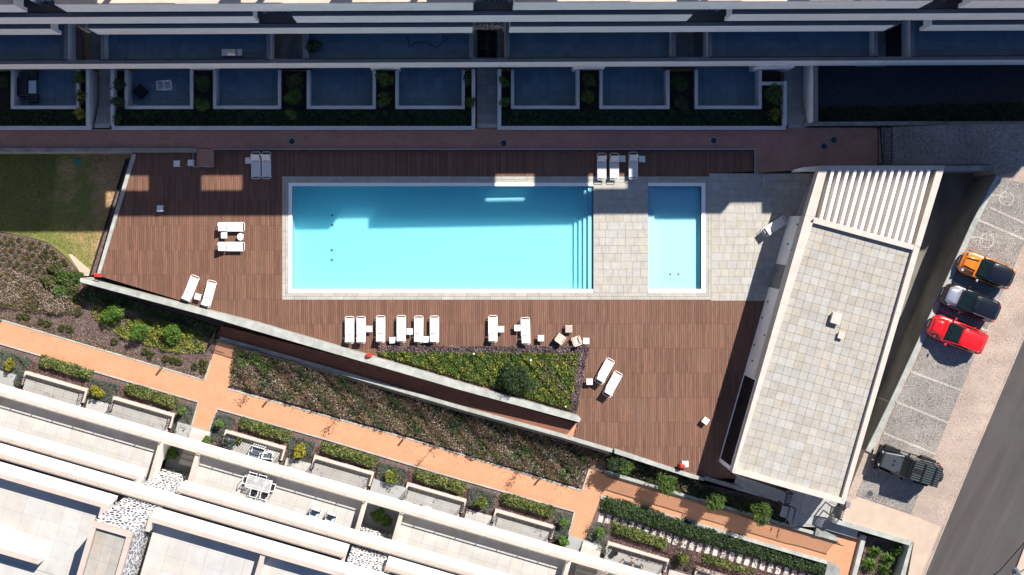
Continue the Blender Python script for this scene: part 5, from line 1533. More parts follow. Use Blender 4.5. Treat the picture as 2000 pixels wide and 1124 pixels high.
def car(px, py, yawdeg, label, kind, body_m, roof_m, hood_m=None, Lc=3.85, W=1.68, Hc=1.45, belt=.92, hood=.86, xw=.95, xr=.25, xrr=-1.6, xe=-1.85, stripes=False, rails=False):
    yaw = R(yawdeg); z0 = zp(py)
    c = P(px, py, z0 + .6); t = empty('parked_car', (c.x, c.y, z0 + .03)); t.rotation_euler = plane_rot(px, py, yaw)
    tag(t, label, 'car', 'cars parked in the cobbled bays')
    h = Lc / 2; w = W / 2
    secs = [section(h, w * .50, .32, .52, .01), section(h - .06, w * .70, .25, .62, .02), section(h - .22, w * .88, .22, hood - .12, .03), section(h - .5, w * .97, .22, hood - .04), section(xw + .02, w, .2, hood + .02, .04, .84)]
    bod = MB(); loft_sections(bod, secs + [section(.2, w, .2, belt + .0, .02), section(-.8, w * 1.0, .2, belt + .02, .02), section(-h + .45, w * .98, .22, belt, .02), section(-h + .12, w * .9, .25, belt - .06, .02), section(-h, w * .74, .32, belt - .22, .01)])
    o = bod.build('body', M[body_m], t, smooth=True); s_ = o.modifiers.new('sub', 'SUBSURF'); s_.levels = 1; s_.render_levels = 2
    # hood panel
    hm = MB(); hs = []
    for x_, ww, zz in [(h - .16, w * .55, hood - .135), (h - .3, w * .70, hood - .055), (h - .6, w * .76, hood - .005), (xw + .12, w * .80, hood + .035)]:
        hs.append([(x_, -ww, zz), (x_, -ww * .5, zz + .03), (x_, 0, zz + .04), (x_, ww * .5, zz + .03), (x_, ww, zz), (x_, 0, zz - .05)])
    loft_sections(hm, hs); hm.build('bonnet', M[hood_m or body_m], t, smooth=True)
    if stripes:
        for s_ in (-1, 1):
            m2 = MB(); ps = [(h - .24, .27, hood - .02), (h - .6, .31, hood + .045), (xw + .1, .36, hood + .078)]
            for a, b in zip(ps[:-1], ps[1:]): m2.bar((a[0], s_ * a[1], a[2]), (b[0], s_ * b[1], b[2]), .085, .02)
            m2.build('bonnet_stripe', M['p_black'], t)
    # glasshouse: belt ring and roof ring
    wr = w * .74; zr_ = Hc
    belt_r = [(xw, -w * .62), (xw - .14, -w * .80), (.1, -w * .90), (-.9, -w * .92), (xrr + .12, -w * .86), (xe + .02, -w * .62)]
    belt_r = [(a, b, belt + .005) for a, b in belt_r] + [(a, -b, belt + .005) for a, b in belt_r[::-1]]
    roof_r = [(xr, -wr * .80), (xr - .12, -wr * .98), (-.3, -wr * 1.02), (-.95, -wr), (xrr + .22, -wr * .93), (xrr + .10, -wr * .72)]
    roof_r = [(a, b, zr_ - .07) for a, b in roof_r] + [(a, -b, zr_ - .07) for a, b in roof_r[::-1]]
    gm = MB(); gm.loft(belt_r, roof_r); gm.build('windows', M['glass'], t)
    # roof
    rs = []
    for x_, ww, zz in [(xr + .04, wr * .80, zr_ - .075), (xr - .12, wr * 1.0, zr_ - .035), (-.3, wr * 1.05, zr_ - .01), (-.95, wr * 1.03, zr_ - .025), (xrr + .22, wr * .96, zr_ - .06), (xrr - .02, wr * .78, zr_ - .12)]:
        rs.append([(x_, -ww, zz - .03), (x_, -ww * .9, zz), (x_, -ww * .45, zz + .035), (x_, 0, zz + .045), (x_, ww * .45, zz + .035), (x_, ww * .9, zz), (x_, ww, zz - .03), (x_, 0, zz - .04)])
    rm = MB(); loft_sections(rm, rs); rm.build('roof', M[roof_m], t, smooth=True)
    # pillars
    pl = MB()
    for i, j, wd in [(1, 1, .06), (3, 3, .05), (4, 4, .11)]:
        for s_ in (1, -1):
            a = belt_r[i]; b = roof_r[j]; pl.bar((a[0], s_ * -a[1] * -1 if False else s_ * a[1], a[2]), (b[0], s_ * b[1], b[2] + .01), wd, .035)
    pl.build('pillars', M[body_m if kind != 'mini' else 'p_black'], t)
    # lights, grille, plate, mirrors, handles, wipers
    for s_ in (-1, 1):
        m2 = MB(); cx, cy = h - .30, s_ * w * .70
        if kind == 'mini': m2.cyl((cx + .02, cy), .12, hood - .22, hood - .035, 16, r2=.09)
        else: m2.loft([(cx + .14, cy - s_ * .12, hood - .26), (cx - .2, cy + s_ * .13, hood - .16), (cx - .24, cy + s_ * .05, hood - .16), (cx + .06, cy - s_ * .2, hood - .26)], [(cx + .1, cy - s_ * .10, hood - .1), (cx - .2, cy + s_ * .1, hood - .035), (cx - .26, cy + s_ * .03, hood - .02), (cx + .02, cy - s_ * .17, hood - .06)])
        m2.build('headlight', M['lens'], t, bevel=.01)
        m2 = MB(); m2.box(-h + .05, s_ * w * .70 - .07, belt - .34, -h + .16, s_ * w * .70 + .07, belt - .12); m2.build('tail_light', M['red'], t, bevel=.02)
        m2 = MB(); m2.loft([(xw - .28, s_ * (w + .0), belt + .02), (xw - .13, s_ * (w + .0), belt + .02), (xw - .15, s_ * (w + .17), belt + .04), (xw - .27, s_ * (w + .17), belt + .04)], [(xw - .28, s_ * w, belt + .13), (xw - .15, s_ * w, belt + .13), (xw - .17, s_ * (w + .16), belt + .14), (xw - .27, s_ * (w + .16), belt + .14)])
        m2.build('mirror', M[body_m if kind == 'hatch' else 'p_silver' if kind == 'mini' else 'p_black'], t, bevel=.02)
        for xx in (.05, -.75):
            if Lc < 3.8 and xx < 0: continue
            m2 = MB(); m2.bar((xx, s_ * (w + .012), belt - .14), (xx - .16, s_ * (w + .012), belt - .14), .03, .03); m2.build('door_handle', M[body_m], t)
    for s_ in (-1, 1):
        for xx in (.62, -.28, -1.1):
            m2 = MB(); m2.bar((xx, s_ * (w * .985), belt - .06), (xx - .02, s_ * (w + .004), .38), .018, .02); m2.build('door_gap', M['p_trim'], t)
        m2 = MB(); m2.tube([(x_, s_ * (w + .0), .30) for x_ in (h - .95, 0, -h + .9)], .035, 6); m2.build('sill', M['p_trim'], t)
    m2 = MB(); m2.box(-.12, -.30, zr_ + .026, .02 + xr - .14, .30, zr_ + .038); m2.build('sunroof', M['glass'], t) if kind == 'suv' else None
    m2 = MB(); m2.box(h - .05, -w * .4, .42, h + .015, w * .4, .56); m2.build('grille', M['p_trim'], t, bevel=.01)
    m2 = MB(); m2.box(h + .0, -.24, .36, h + .03, .24, .45); m2.build('number_plate', M['whiteplastic'], t)
    m2 = MB(); m2.bar((xw - .02, .1, belt + .05), (xw - .3, .48, belt + .2), .02); m2.bar((xw - .02, -.35, belt + .05), (xw - .3, .02, belt + .22), .02); m2.build('wiper', M['p_trim'], t)
    if rails:
        for s_ in (-1, 1):
            m2 = MB(); m2.tube([(xr - .25, s_ * wr * .93, zr_), (xr - .4, s_ * wr * .95, zr_ + .04), (-1.2, s_ * wr * .93, zr_ + .02), (-1.3, s_ * wr * .92, zr_ - .02)], .018); m2.build('roof_rail', M['rim'] if kind != 'hatch' else M[body_m], t)
    m2 = MB(); m2.tube([(-1.25, 0, zr_), (-1.4, 0, zr_ + .16)], .012); m2.build('aerial', M['p_trim'], t)
    for x_ in (h - .68, -h + .62):
        for s_ in (-1, 1): wheel(t, x_, s_ * (w - .1), .30)
    return t
car(1926, 526.5, 158.3, 'orange small car with black roof and two black bonnet stripes', 'mini', 'p_orange', 'p_black', Lc=3.72, W=1.66, Hc=1.41, belt=.93, hood=.86, xw=.72, xr=.12, xrr=-1.55, xe=-1.72, stripes=True)
car(1894.3, 590, 158.6, 'dark car with silver bonnet and black roof between the orange and the red car', 'suv', 'p_maroon', 'p_black', 'p_silver', Lc=3.85, W=1.68, Hc=1.55, belt=1.0, hood=.96, xw=.88, xr=.2, xrr=-1.65, xe=-1.82, rails=True)
car(1869.5, 652, 158.7, 'bright red hatchback with dark windscreen, lowest of the three neighbouring cars', 'hatch', 'p_red', 'p_red', Lc=3.98, W=1.68, Hc=1.47, belt=.95, hood=.88, xw=.92, xr=.08, xrr=-1.6, xe=-1.88, rails=True)
# off-road car
def jeep(px, py, yawdeg):
    z0 = zp(py); c = P(px, py, z0 + .8); t = empty('parked_car', (c.x, c.y, z0 + .03)); t.rotation_euler = plane_rot(px, py, R(yawdeg))
    tag(t, 'boxy dark grey off-road car with slatted black roof rack and rear spare wheel', 'car', 'cars parked in the cobbled bays')
    mb = MB()
    mb.loft([(-2.05, -.74, .45), (1.75, -.66, .45), (1.75, .66, .45), (-2.05, .74, .45)], [(-2.05, -.78, 1.12), (.62, -.76, 1.12), (.62, .76, 1.12), (-2.05, .78, 1.12)])
    mb.build('body', M['p_dark'], t, bevel=.04)
    mb = MB(); mb.loft([(.45, -.68, .9), (1.82, -.56, .9), (1.82, .56, .9), (.45, .68, .9)], [(.45, -.68, 1.17), (1.78, -.52, 1.10), (1.78, .52, 1.10), (.45, .68, 1.17)]); mb.build('bonnet', M['p_grey'], t, bevel=.05)
    for y in (-.35, .35):
        mb = MB(); mb.box(.95, y * .4 - .05, 1.13, 1.1, y * .4 + .05, 1.175); mb.build('bonnet_vent', M['p_trim'], t)
        mb = MB(); mb.box(.55, y * 1.5 - .04, 1.1, .68, y * 1.5 + .04, 1.19); mb.build('hinge', M['p_trim'], t)
    for s_ in (-1, 1):
        for x_ in (1.3, -1.25):
            mb = MB(); mb.prism([(x_ - .62, s_ * .68), (x_ - .5, s_ * .95), (x_ + .5, s_ * .95), (x_ + .6, s_ * .62)], .86, .93); mb.build('fender', M['p_trim'], t, bevel=.02)
        mb = MB(); mb.box(.2, s_ * .80 - .0 if s_ > 0 else -.95, 1.15, .32, .95 if s_ > 0 else -.80, 1.32); mb.build('mirror', M['p_trim'], t, bevel=.02)
        mb = MB(); mb.cyl((1.83, s_ * .43), .10, .78, .98, 14); mb.build('headlight', M['lens'], t)
        mb = MB(); mb.box(-2.1, s_ * .72 - .07, .85, -2.0, s_ * .72 + .07, 1.08); mb.build('tail_light', M['red'], t)
        mb = MB(); mb.box(-.7, s_ * .82 - .03, .42, .7, s_ * .82 + .03, .48); mb.build('side_step', M['p_trim'], t)
    mb = MB(); mb.box(1.80, -.5, .62, 1.86, .5, 1.02); mb.build('grille', M['p_trim'], t)
    for i in range(7):
        mb = MB(); mb.box(1.86, -.36 + .12 * i - .02, .68, 1.88, -.36 + .12 * i + .02, .98); mb.build('grille_slot', M['steel'], t)
    mb = MB(); mb.box(1.88, -.85, .48, 2.1, .85, .68); mb.bar((1.98, -.4, .68), (1.98, -.4, .85), .06); mb.bar((1.98, .4, .68), (1.98, .4, .85), .06); mb.bar((1.98, -.4, .85), (1.98, .4, .85), .06); mb.build('bumper', M['p_trim'], t, bevel=.03)
    mb = MB(); mb.box(-2.2, -.8, .48, -2.05, .8, .66); mb.build('rear_bumper', M['p_trim'], t, bevel=.02)
    # windscreen and cabin
    mb = MB(); mb.loft([(.42, -.68, 1.13), (.5, -.68, 1.13), (.5, .68, 1.13), (.42, .68, 1.13)], [(.06, -.62, 1.76), (.13, -.62, 1.76), (.13, .62, 1.76), (.06, .62, 1.76)]); mb.build('windscreen', M['glass'], t)
    mb = MB(); mb.bar((.48, -.7, 1.12), (.1, -.64, 1.78), .07); mb.bar((.48, .7, 1.12), (.1, .64, 1.78), .07); mb.bar((.1, -.66, 1.78), (.1, .66, 1.78), .09); mb.build('windscreen_frame', M['p_dark'], t)
    mb = MB(); mb.loft([(-2.0, -.74, 1.13), (.3, -.73, 1.13), (.3, .73, 1.13), (-2.0, .74, 1.13)], [(-1.9, -.64, 1.77), (.0, -.64, 1.77), (.0, .64, 1.77), (-1.9, .64, 1.77)]); mb.build('windows', M['glass'], t)
    for x0, x1 in [(-.72, .03), (-1.5, -.76), (-1.97, -1.54)]:
        mb = MB(); mb.box(x0, -.67, 1.775, x1, .67, 1.85); rp_ = mb.build('roof_panel', M['p_trim'], t, bevel=.02)
        n = 8
        for i in range(n):
            if x0 > -.8 and i in (3, 4): continue
            y = -.56 + 1.12 * i / (n - 1); m2 = MB(); m2.bar((x0 + .07, y, 1.87), (x1 - .07, y, 1.87), .055, .03); m2.build('rack_slat', M['slat'], rp_)
    mb = MB(); 
    for x_ in (.05, -.74, -1.52): mb.bar((x_, -.68, 1.9), (x_, .68, 1.9), .05)
    mb.build('rack_crossbar', M['p_trim'], t)
    for s_ in (-1, 1):
        for x_ in (.25, -.76, -1.5, -1.98): 
            mb = MB(); mb.bar((x_, s_ * .745, 1.13), (x_ - .1 if x_ > 0 else x_, s_ * .66, 1.77), .06, .04); mb.build('pillar', M['p_dark'], t)
    for x_ in (1.3, -1.25):
        for s_ in (-1, 1): wheel(t, x_, s_ * .78, .40, .26)
    # spare
    m2 = MB(); v = []; f = []; n = 20; prof = [(.22, 0), (.36, 0), (.40, .06), (.40, .18), (.36, .24), (.22, .24)]
    for i in range(n):
        a = 2 * math.pi * i / n
        for q_, d_ in prof: v.append((-2.12 - d_, q_ * math.cos(a), 1.05 + q_ * math.sin(a)))
    for i in range(n):
        for j in range(6): f.append((i * 6 + j, ((i + 1) % n) * 6 + j, ((i + 1) % n) * 6 + (j + 1) % 6, i * 6 + (j + 1) % 6))
    m2.add(v, f); m2.build('spare_wheel', M['tyre'], t, smooth=True)
M['slat'] = surf('rack_slat', (.06, .085, .09), None, rough=.5)
jeep(1770, 908, 163)

# ------------------------------------------------------------------ terrace and patio furniture
def quick(name, label, cat, px, py, z, rot, builder, group=None):
    t = empty(name, P(px, py, z)); t.location = (t.location.x, t.location.y, z); t.rotation_euler = (0, 0, R(rot)); tag(t, label, cat, group); builder(t); return t
def part(t, name, mat, fn, **kw):
    mb = MB(); fn(mb); return mb.build(name, M[mat], t, **kw)
def slat_table(t):
    for i in range(6): part(t, 'slat', 'black', lambda m, i=i: m.box(-.5 + .17 * i, -.5, .70, -.37 + .17 * i, .5, .73))
    for sx in (-.45, .45):
        for sy in (-.45, .45): part(t, 'leg', 'black', lambda m: m.bar((sx, sy, .7), (sx, sy, 0), .05))
def white_table(t):
    part(t, 'table_top', 'whiteplastic', lambda m: m.box(-.26, -.45, .42, .26, .45, .46), bevel=.01)
    for sx in (-.2, .2):
        for sy in (-.4, .4): part(t, 'leg', 'darkgrey', lambda m: m.bar((sx, sy, .42), (sx, sy, 0), .04))
def dark_sofa(w=1.1, d=.7):
    def f(t):
        part(t, 'seat', 'darkgrey', lambda m: m.box(-w / 2, -d / 2, .2, w / 2, d / 2, .4), bevel=.03)
        part(t, 'backrest', 'darkgrey', lambda m: m.box(-w / 2, d / 2 - .14, .4, w / 2, d / 2, .75), bevel=.03)
        for s_ in (-1, 1): part(t, 'armrest', 'darkgrey', lambda m: m.box(s_ * w / 2 - .05, -d / 2, .2, s_ * w / 2 + .05, d / 2, .58), bevel=.02)
    return f
zp0 = -.75
quick('low_table', 'white low table on the leftmost shaded patio', 'table', 68, 172, zp0, 0, white_table)
quick('garden_sofa', 'dark sofa left of the white low table on the leftmost shaded patio', 'sofa', 48, 172, zp0, 90, dark_sofa(1.25))
quick('garden_chair', 'dark armchair above the white low table on the leftmost shaded patio', 'chair', 67, 149, zp0, 0, dark_sofa(.62, .6))
quick('garden_chair', 'dark armchair below the white low table on the leftmost shaded patio', 'chair', 69, 194, zp0, 180, dark_sofa(.62, .6))
quick('garden_chest', 'square near-black box turned diagonally on the second shaded patio', 'box', 278, 181, zp0, 45, lambda t: (part(t, 'box', 'black', lambda m: m.box(-.36, -.36, 0, .36, .36, .5), bevel=.03), part(t, 'lid', 'p_trim', lambda m: m.box(-.38, -.38, .502, .38, .38, .56), bevel=.02)))
def rack(t):
    part(t, 'frame', 'whitemetal', lambda m: [m.bar(a, b, .035) for a, b in [((-.5, -.3, .9), (.5, -.3, .9)), ((.5, -.3, .9), (.5, .3, .9)), ((.5, .3, .9), (-.5, .3, .9)), ((-.5, .3, .9), (-.5, -.3, .9)), ((0, -.3, .9), (0, .3, .9))]])
    for i in range(7): part(t, 'rod', 'whitemetal', lambda m: m.bar((-.5, -.22 + .073 * i, .9), (.5, -.22 + .073 * i, .9), .014))
    for s_ in (-1, 1): part(t, 'leg', 'whitemetal', lambda m: [m.bar((-.4, s_ * .3, .9), (.4, s_ * .3, 0), .025), m.bar((.4, s_ * .3, .9), (-.4, s_ * .3, 0), .025)])
quick('drying_rack', 'white wire drying rack on the second shaded patio', 'drying rack', 327, 170, zp0, 5, rack)
def bbq(t):
    part(t, 'body', 'black', lambda m: m.box(-.3, -.26, .6, .3, .26, .95), bevel=.05)
    part(t, 'lid', 'steel', lambda m: m.loft([(-.3, -.26, .952), (.3, -.26, .952), (.3, .26, .952), (-.3, .26, .952)], [(-.28, -.12, 1.15), (.28, -.12, 1.15), (.28, .16, 1.15), (-.28, .16, 1.15)]), bevel=.02)
    for s_ in (-1, 1): part(t, 'shelf', 'steel', lambda m: m.box(s_ * .5 - .18, -.22, .85, s_ * .5 + .18, .22, .88))
    for sx in (-.26, .26): part(t, 'leg', 'black', lambda m: m.bar((sx, 0, .6), (sx, 0, 0), .06, .4))
quick('barbecue', 'dark barbecue grill with grey lid on the shaded first-floor terrace', 'barbecue', 458, 107, 2.47, 0, bbq)
mb = MB(); hp = [(795, 70), (799, 84), (798, 93), (803, 90), (812, 83), (830, 82), (845, 90), (855, 93), (865, 82), (875, 76), (870, 70), (864, 72), (866, 80)]
sm = []
for i in range(len(hp) - 1):
    for k in range(4):
        a, b = hp[i], hp[i + 1]; s_ = k / 4; sm.append(P(a[0] + (b[0] - a[0]) * s_, a[1] + (b[1] - a[1]) * s_, 2.51))
mb.tube(sm, .022, 5); tag(mb.build('garden_hose', M['black'], smooth=True), 'dark hose lying in loops on the shaded first-floor terrace', 'hose')
# south terraces
def dining_white(t):
    part(t, 'table_top', 'whitemetal', lambda m: [m.bar((-.85, y, .74), (.85, y, .74), .03) for y in (-.42, .42)] + [m.bar((x, -.42, .74), (x, .42, .74), .03) for x in (-.85, .85)])
    for i in range(12): part(t, 'slat', 'whitemetal', lambda m: m.bar((-.83, -.36 + .065 * i, .74), (.83, -.36 + .065 * i, .74), .018))
    for sx in (-.8, .8):
        for sy in (-.38, .38): part(t, 'leg', 'whitemetal', lambda m: m.bar((sx, sy, .74), (sx, sy, 0), .04))
zt1 = 1.28
quick('dining_table', 'white metal slatted table on the sunny terrace, casting a ragged shadow', 'table', 509, 941, zt1, -15, dining_white)
def wchair(t):
    part(t, 'seat', 'black', lambda m: m.box(-.22, -.24, .42, .22, .22, .46))
    part(t, 'backrest', 'whitemetal', lambda m: [m.bar((-.24, .24, .46), (-.24, .28, .95), .035), m.bar((.24, .24, .46), (.24, .28, .95), .035), m.bar((-.24, .28, .95), (.24, .28, .95), .035)])
    [part(t, 'armrest', 'whitemetal', lambda m: m.bar((q_, -.2, .66), (q_, .26, .66), .035)) for q_ in (-.26, .26)]
    for sx in (-.24, .24):
        for sy in (-.22, .24): part(t, 'leg', 'whitemetal', lambda m: m.bar((sx, sy, .66 if sy < 0 else .46), (sx, sy, 0), .035))
cell = [(487, 935, 75, 'left of'), (533, 948, -105, 'right of'), (497, 926, -15, 'upper left of'), (516, 931, -15, 'upper right of'), (500, 957, 165, 'lower left of'), (520, 962, 165, 'lower right of')]
for px, py, r_, w_ in cell:
    quick('terrace_chair', 'white framed chair with dark seat, %s the slatted terrace table' % w_, 'chair', px, py, zt1, r_, wchair, 'chairs around the white terrace table')
def sunchair(t):
    part(t, 'seat', 'bluefabric', lambda m: m.loft([(-.3, -.5, .32), (.3, -.5, .32), (.3, .1, .27), (-.3, .1, .27)], [(-.3, -.5, .35), (.3, -.5, .35), (.3, .1, .30), (-.3, .1, .30)]))
    part(t, 'backrest', 'bluefabric', lambda m: m.loft([(-.3, .1, .27), (.3, .1, .27), (.3, .13, .27), (-.3, .13, .27)], [(-.3, .45, .85), (.3, .45, .85), (.3, .48, .85), (-.3, .48, .85)]))
    part(t, 'pillow', 'sling', lambda m: m.box(-.27, .33, .86, .27, .52, .92), bevel=.03)
    for s_ in (-1, 1): part(t, 'frame', 'whitemetal', lambda m: [m.bar((s_ * .34, -.5, .38), (s_ * .34, .35, .5), .05), m.bar((s_ * .34, -.45, .38), (s_ * .34, -.45, 0), .04), m.bar((s_ * .34, .3, .5), (s_ * .34, .4, 0), .04)])
quick('lounge_chair', 'pale blue reclining chair on the sunny terrace, left one of the two', 'chair', 617, 1001, zt1, -18, sunchair)
quick('lounge_chair', 'pale blue reclining chair on the sunny terrace, right one of the two', 'chair', 648, 1010, zt1, -18, sunchair)
zpf = -1.33
def sofa_light(w, d):
    def f(t):
        part(t, 'base', 'whiteplastic', lambda m: m.box(-w / 2, -d / 2, .05, w / 2, d / 2, .28), bevel=.02)
        part(t, 'cushion', 'cushion', lambda m: m.box(-w / 2 + .08, -d / 2, .282, w / 2 - .08, d / 2 - .15, .42), bevel=.04)
        part(t, 'backrest', 'whiteplastic', lambda m: m.box(-w / 2, d / 2 - .12, .285, w / 2, d / 2, .68), bevel=.02)
        for s_ in (-1, 1): part(t, 'armrest', 'whiteplastic', lambda m: m.box(s_ * (w / 2 - .035) - .035, -d / 2, .285, s_ * (w / 2 - .035) + .035, d / 2 - .13, .55), bevel=.01)
    return f
quick('garden_sofa', 'white framed sofa with dark cushions at the wall of the furnished striped patio', 'sofa', 507, 877, zpf, -16, sofa_light(.95, .6))
quick('garden_sofa', 'white framed two-seat sofa at the lower edge of the furnished striped patio', 'sofa', 498, 888, zpf, 164, sofa_light(.85, .6))
quick('garden_armchair', 'small white armchair with dark cushion, right one on the furnished patio', 'armchair', 530, 888, zpf, -100, sofa_light(.5, .5))
quick('garden_armchair', 'small white armchair with dark cushion, middle one on the furnished patio', 'armchair', 519, 888, zpf, 80, sofa_light(.42, .4))
def woodchair(t):
    part(t, 'seat', 'cushion', lambda m: m.box(-.24, -.25, .38, .24, .22, .46), bevel=.03)
    for s_ in (-1, 1): part(t, 'armrest', 'wood', lambda m: m.box(s_ * .3 - .03, -.3, .56, s_ * .3 + .03, .32, .6))
    part(t, 'backrest', 'wood', lambda m: [m.bar((-.28, .28 , .5 + .1 * i), (.28, .28, .5 + .1 * i), .04, .05) for i in range(4)])
    for sx in (-.3, .3):
        for sy in (-.26, .3): part(t, 'leg', 'wood', lambda m: m.bar((sx, sy, .56), (sx, sy, 0), .05))
quick('wooden_chair', 'teak chair with grey cushion, left one on the patio with the black pot', 'chair', 1223, 1101, zpf, 165, woodchair)
quick('wooden_chair', 'teak chair with grey cushion, right one on the patio with the black pot', 'chair', 1243, 1107, zpf, 165, woodchair)
quick('plant_pot', 'round black pot in the corner of the patio with the teak chairs', 'pot', 1200, 1078, zpf, 0, lambda t: (part(t, 'pot', 'black', lambda m: m.ring((0, 0), .12, .2, 0, .42)), part(t, 'soil', 'topsoil', lambda m: m.cyl((0, 0), .125, .3, .36, 16))))
quick('patio_stool', 'small green-grey stool at the lower edge of the fifth striped patio, left one', 'stool', 808, 985, zpf, 0, lambda t: (part(t, 'seat', 'l_dark', lambda m: m.cyl((0, 0), .17, .38, .42, 16)), part(t, 'leg', 'black', lambda m: m.cyl((0, 0), .04, 0, .38, 8))))
quick('patio_stool', 'small green-grey stool at the lower edge of the fifth striped patio, right one', 'stool', 821, 988, zpf, 0, lambda t: (part(t, 'seat', 'l_dark', lambda m: m.cyl((0, 0), .17, .38, .42, 16)), part(t, 'leg', 'black', lambda m: m.cyl((0, 0), .04, 0, .38, 8))))
quick('low_table', 'small white glass-topped table on the fifth striped patio', 'table', 836, 991, zpf, -16, lambda t: (part(t, 'table_top', 'whiteplastic', lambda m: m.box(-.24, -.2, .4, .24, .2, .43)), part(t, 'leg', 'whitemetal', lambda m: m.box(-.05, -.05, 0, .05, .05, .4))))

# bollard lamps along the orange path
bol = None
for px, py, lb in [(3, 625.5, 'at the left photo edge'), (317, 718, 'below the round green shrubs'), (524.5, 780.5, 'just right of the path crossing'), (790, 855.5, 'halfway along the mixed shrub bed'), (1056, 932.5, 'by the right mixed shrub corner')]:
    if bol is None:
        bol = empty('bollard_lamp'); mb = MB(); mb.box(-.06, -.06, 0, .06, .06, .62); mb.build('post', M['grey_coping'], bol, bevel=.01); mb = MB(); mb.box(-.065, -.065, .622, .065, .065, .70); mb.build('cap', M['grey_coping'], bol, bevel=.01); t = bol
    else: t = copy_tree(bol, (0, 0, 0), 0)
    c = P(px, py, -1.38); t.location = c; t.rotation_euler = (0, 0, -A16); tag(t, 'short grey bollard lamp beside the orange path, ' + lb, 'bollard', 'bollard lamps along the orange path')
# street lamp bottom right
c = P(1992, 1121, 4.2); zg = zp(1100)
t = empty('street_lamp', (c.x, c.y, zg)); tag(t, 'dark round street lamp head at the lower right photo corner', 'street lamp')
part(t, 'pole', 'black', lambda m: (m.tube([(2.4, 1.5, 0), (2.4, 1.5, 3.0), (1.6, 1.0, 3.35), (0, 0, 3.42)], .035, 8))); part(t, 'lamp_shade', 'cushion', lambda m: m.cyl((0, 0), .24, 3.0, 3.4, 20, r2=.16)); part(t, 'lamp_cap', 'cushion', lambda m: m.cyl((0, 0), .17, 3.402, 3.5, 20, r2=.05))
# ------------------------------------------------------------------ planting
def xz(f): return lambda x: np.array([f(NX + v * F / (H + .8)) for v in np.atleast_1d(x)])
def shrub(name, px, py, z, r, h, n, size, mat, label, cat='shrub', group=None, up=.3, aspect=.5, lobes=7, seed=None, stem=True):
    c = P(px, py, z + h * .5); t = empty(name, (c.x, c.y, z)); tag(t, label, cat, group)
    obj('foliage', leaf_mesh('foliage', blob_leaves(n, r, h, size, lobes, up, aspect, seed), M[mat]), t)
    if stem:
        mb = MB()
        for i in range(4):
            a = i * 1.6 + px; mb.tube([(0, 0, 0), (.25 * r * math.cos(a), .25 * r * math.sin(a), h * .35), (.5 * r * math.cos(a), .5 * r * math.sin(a), h * .7)], .025, 5, taper=.4)
        mb.build('stem', M['stem'], t)
    return t
def small_tree(px, py, z, r, hc, htrunk, n, size, mat, label, group=None, cat='tree', seed=None):
    c = P(px, py, z + htrunk + hc * .45); t = empty('small_tree', (c.x, c.y, z)); tag(t, label, cat, group)
    mb = MB(); rr = random.Random(int(px))
    mb.tube([(0, 0, 0), (.02, .01, htrunk * .5), (0, 0, htrunk + hc * .2)], .055, 8, taper=.6); mb.build('trunk', M['stem'], t)
    mb = MB()
    for i in range(6):
        a = i * 1.05 + rr.random(); mb.tube([(0, 0, htrunk * .85), (.4 * r * math.cos(a), .4 * r * math.sin(a), htrunk + hc * .3), (.75 * r * math.cos(a), .75 * r * math.sin(a), htrunk + hc * .55)], .025, 5, taper=.3)
    mb.build('limbs', M['stem'], t)
    V = blob_leaves(n, r, hc, size, 8, .25, .42, seed, shell=.4); V[:, 2] += htrunk
    obj('crown', leaf_mesh('crown', V, M[mat]), t)
    return t

# -- left garden beds
ground_cover('mulch_bits', [(-60, 455), (0, 455), (95, 476), (160, 545), (425, 645), (398, 740), (0, 622), (-60, 604)], -1.45, 150, .05, M['l_bark'], height=.08, up=.9, aspect=.6)
tuft_me = [leaf_mesh('grass_tuft', np.concatenate([spiky_leaves(60, .30, .28, .02, seed=s, droop=.5), blob_leaves(90, .22, .3, .05, 3, .3, .4, s)]), M['l_tuft']) for s in range(4)]
k = 0
for r_ in range(9):
    for c_ in range(11):
        px = -6 + c_ * 14.5 + (r_ % 2) * 7 + random.uniform(-2.5, 2.5); py = 462 + r_ * 11 + c_ * 2.6 + random.uniform(-2.5, 2.5)
        if not inpoly(np.array([px]), np.array([py]), [(-8, 458), (0, 458), (50, 466), (95, 480), (128, 505), (150, 530), (60, 560), (-8, 548)])[0]: continue
        o = obj('grass_tuft', tuft_me[k % 4], None, P(px, py, -1.45)); k += 1
        o.rotation_euler = (0, 0, random.uniform(0, 6)); s_ = random.uniform(.5, .8); o.scale = (s_,) * 3
        tag(o, 'green grass tuft in the staggered rows on the purple mulch bed below the lawn', 'grass tuft', 'grass tufts planted in rows below the lawn')
for i, (px, py, r) in enumerate([(110, 520, .55), (125, 542, .6), (140, 560, .65), (118, 570, .55), (96, 548, .5), (150, 540, .5), (148, 580, .55)]):
    shrub('green_shrub', px, py, -1.45, r, .6, 520, .085, 'l_green' if i % 2 else 'l_tuft', 'bright green shrub, number %d in the clump left of the concrete wall end' % (i + 1) if False else ['olive green shrub nearest the sandy verge by the lawn tip', 'green shrub just left of the wall end', 'large olive green shrub below the wall end', 'low green shrub at the lower edge of the clump near the wall end', 'green shrub between the tufts and the wall-end clump', 'green shrub touching the left tip of the wall', 'lowest green shrub of the clump beside the wall shadow'][i], group='green shrubs clumped at the left wall end', seed=i)
ground_cover('flowering_shrubs', [(-40, 520), (30, 530), (90, 555), (150, 590), (140, 612), (70, 606), (0, 590), (-40, 575)], -1.45, 420, .045, M['l_pink'], height=.75, hs=.8, patchy=-.35, label='loose mass of pale pink flowering shrubs in the left garden bed', cat='flowering shrubs')
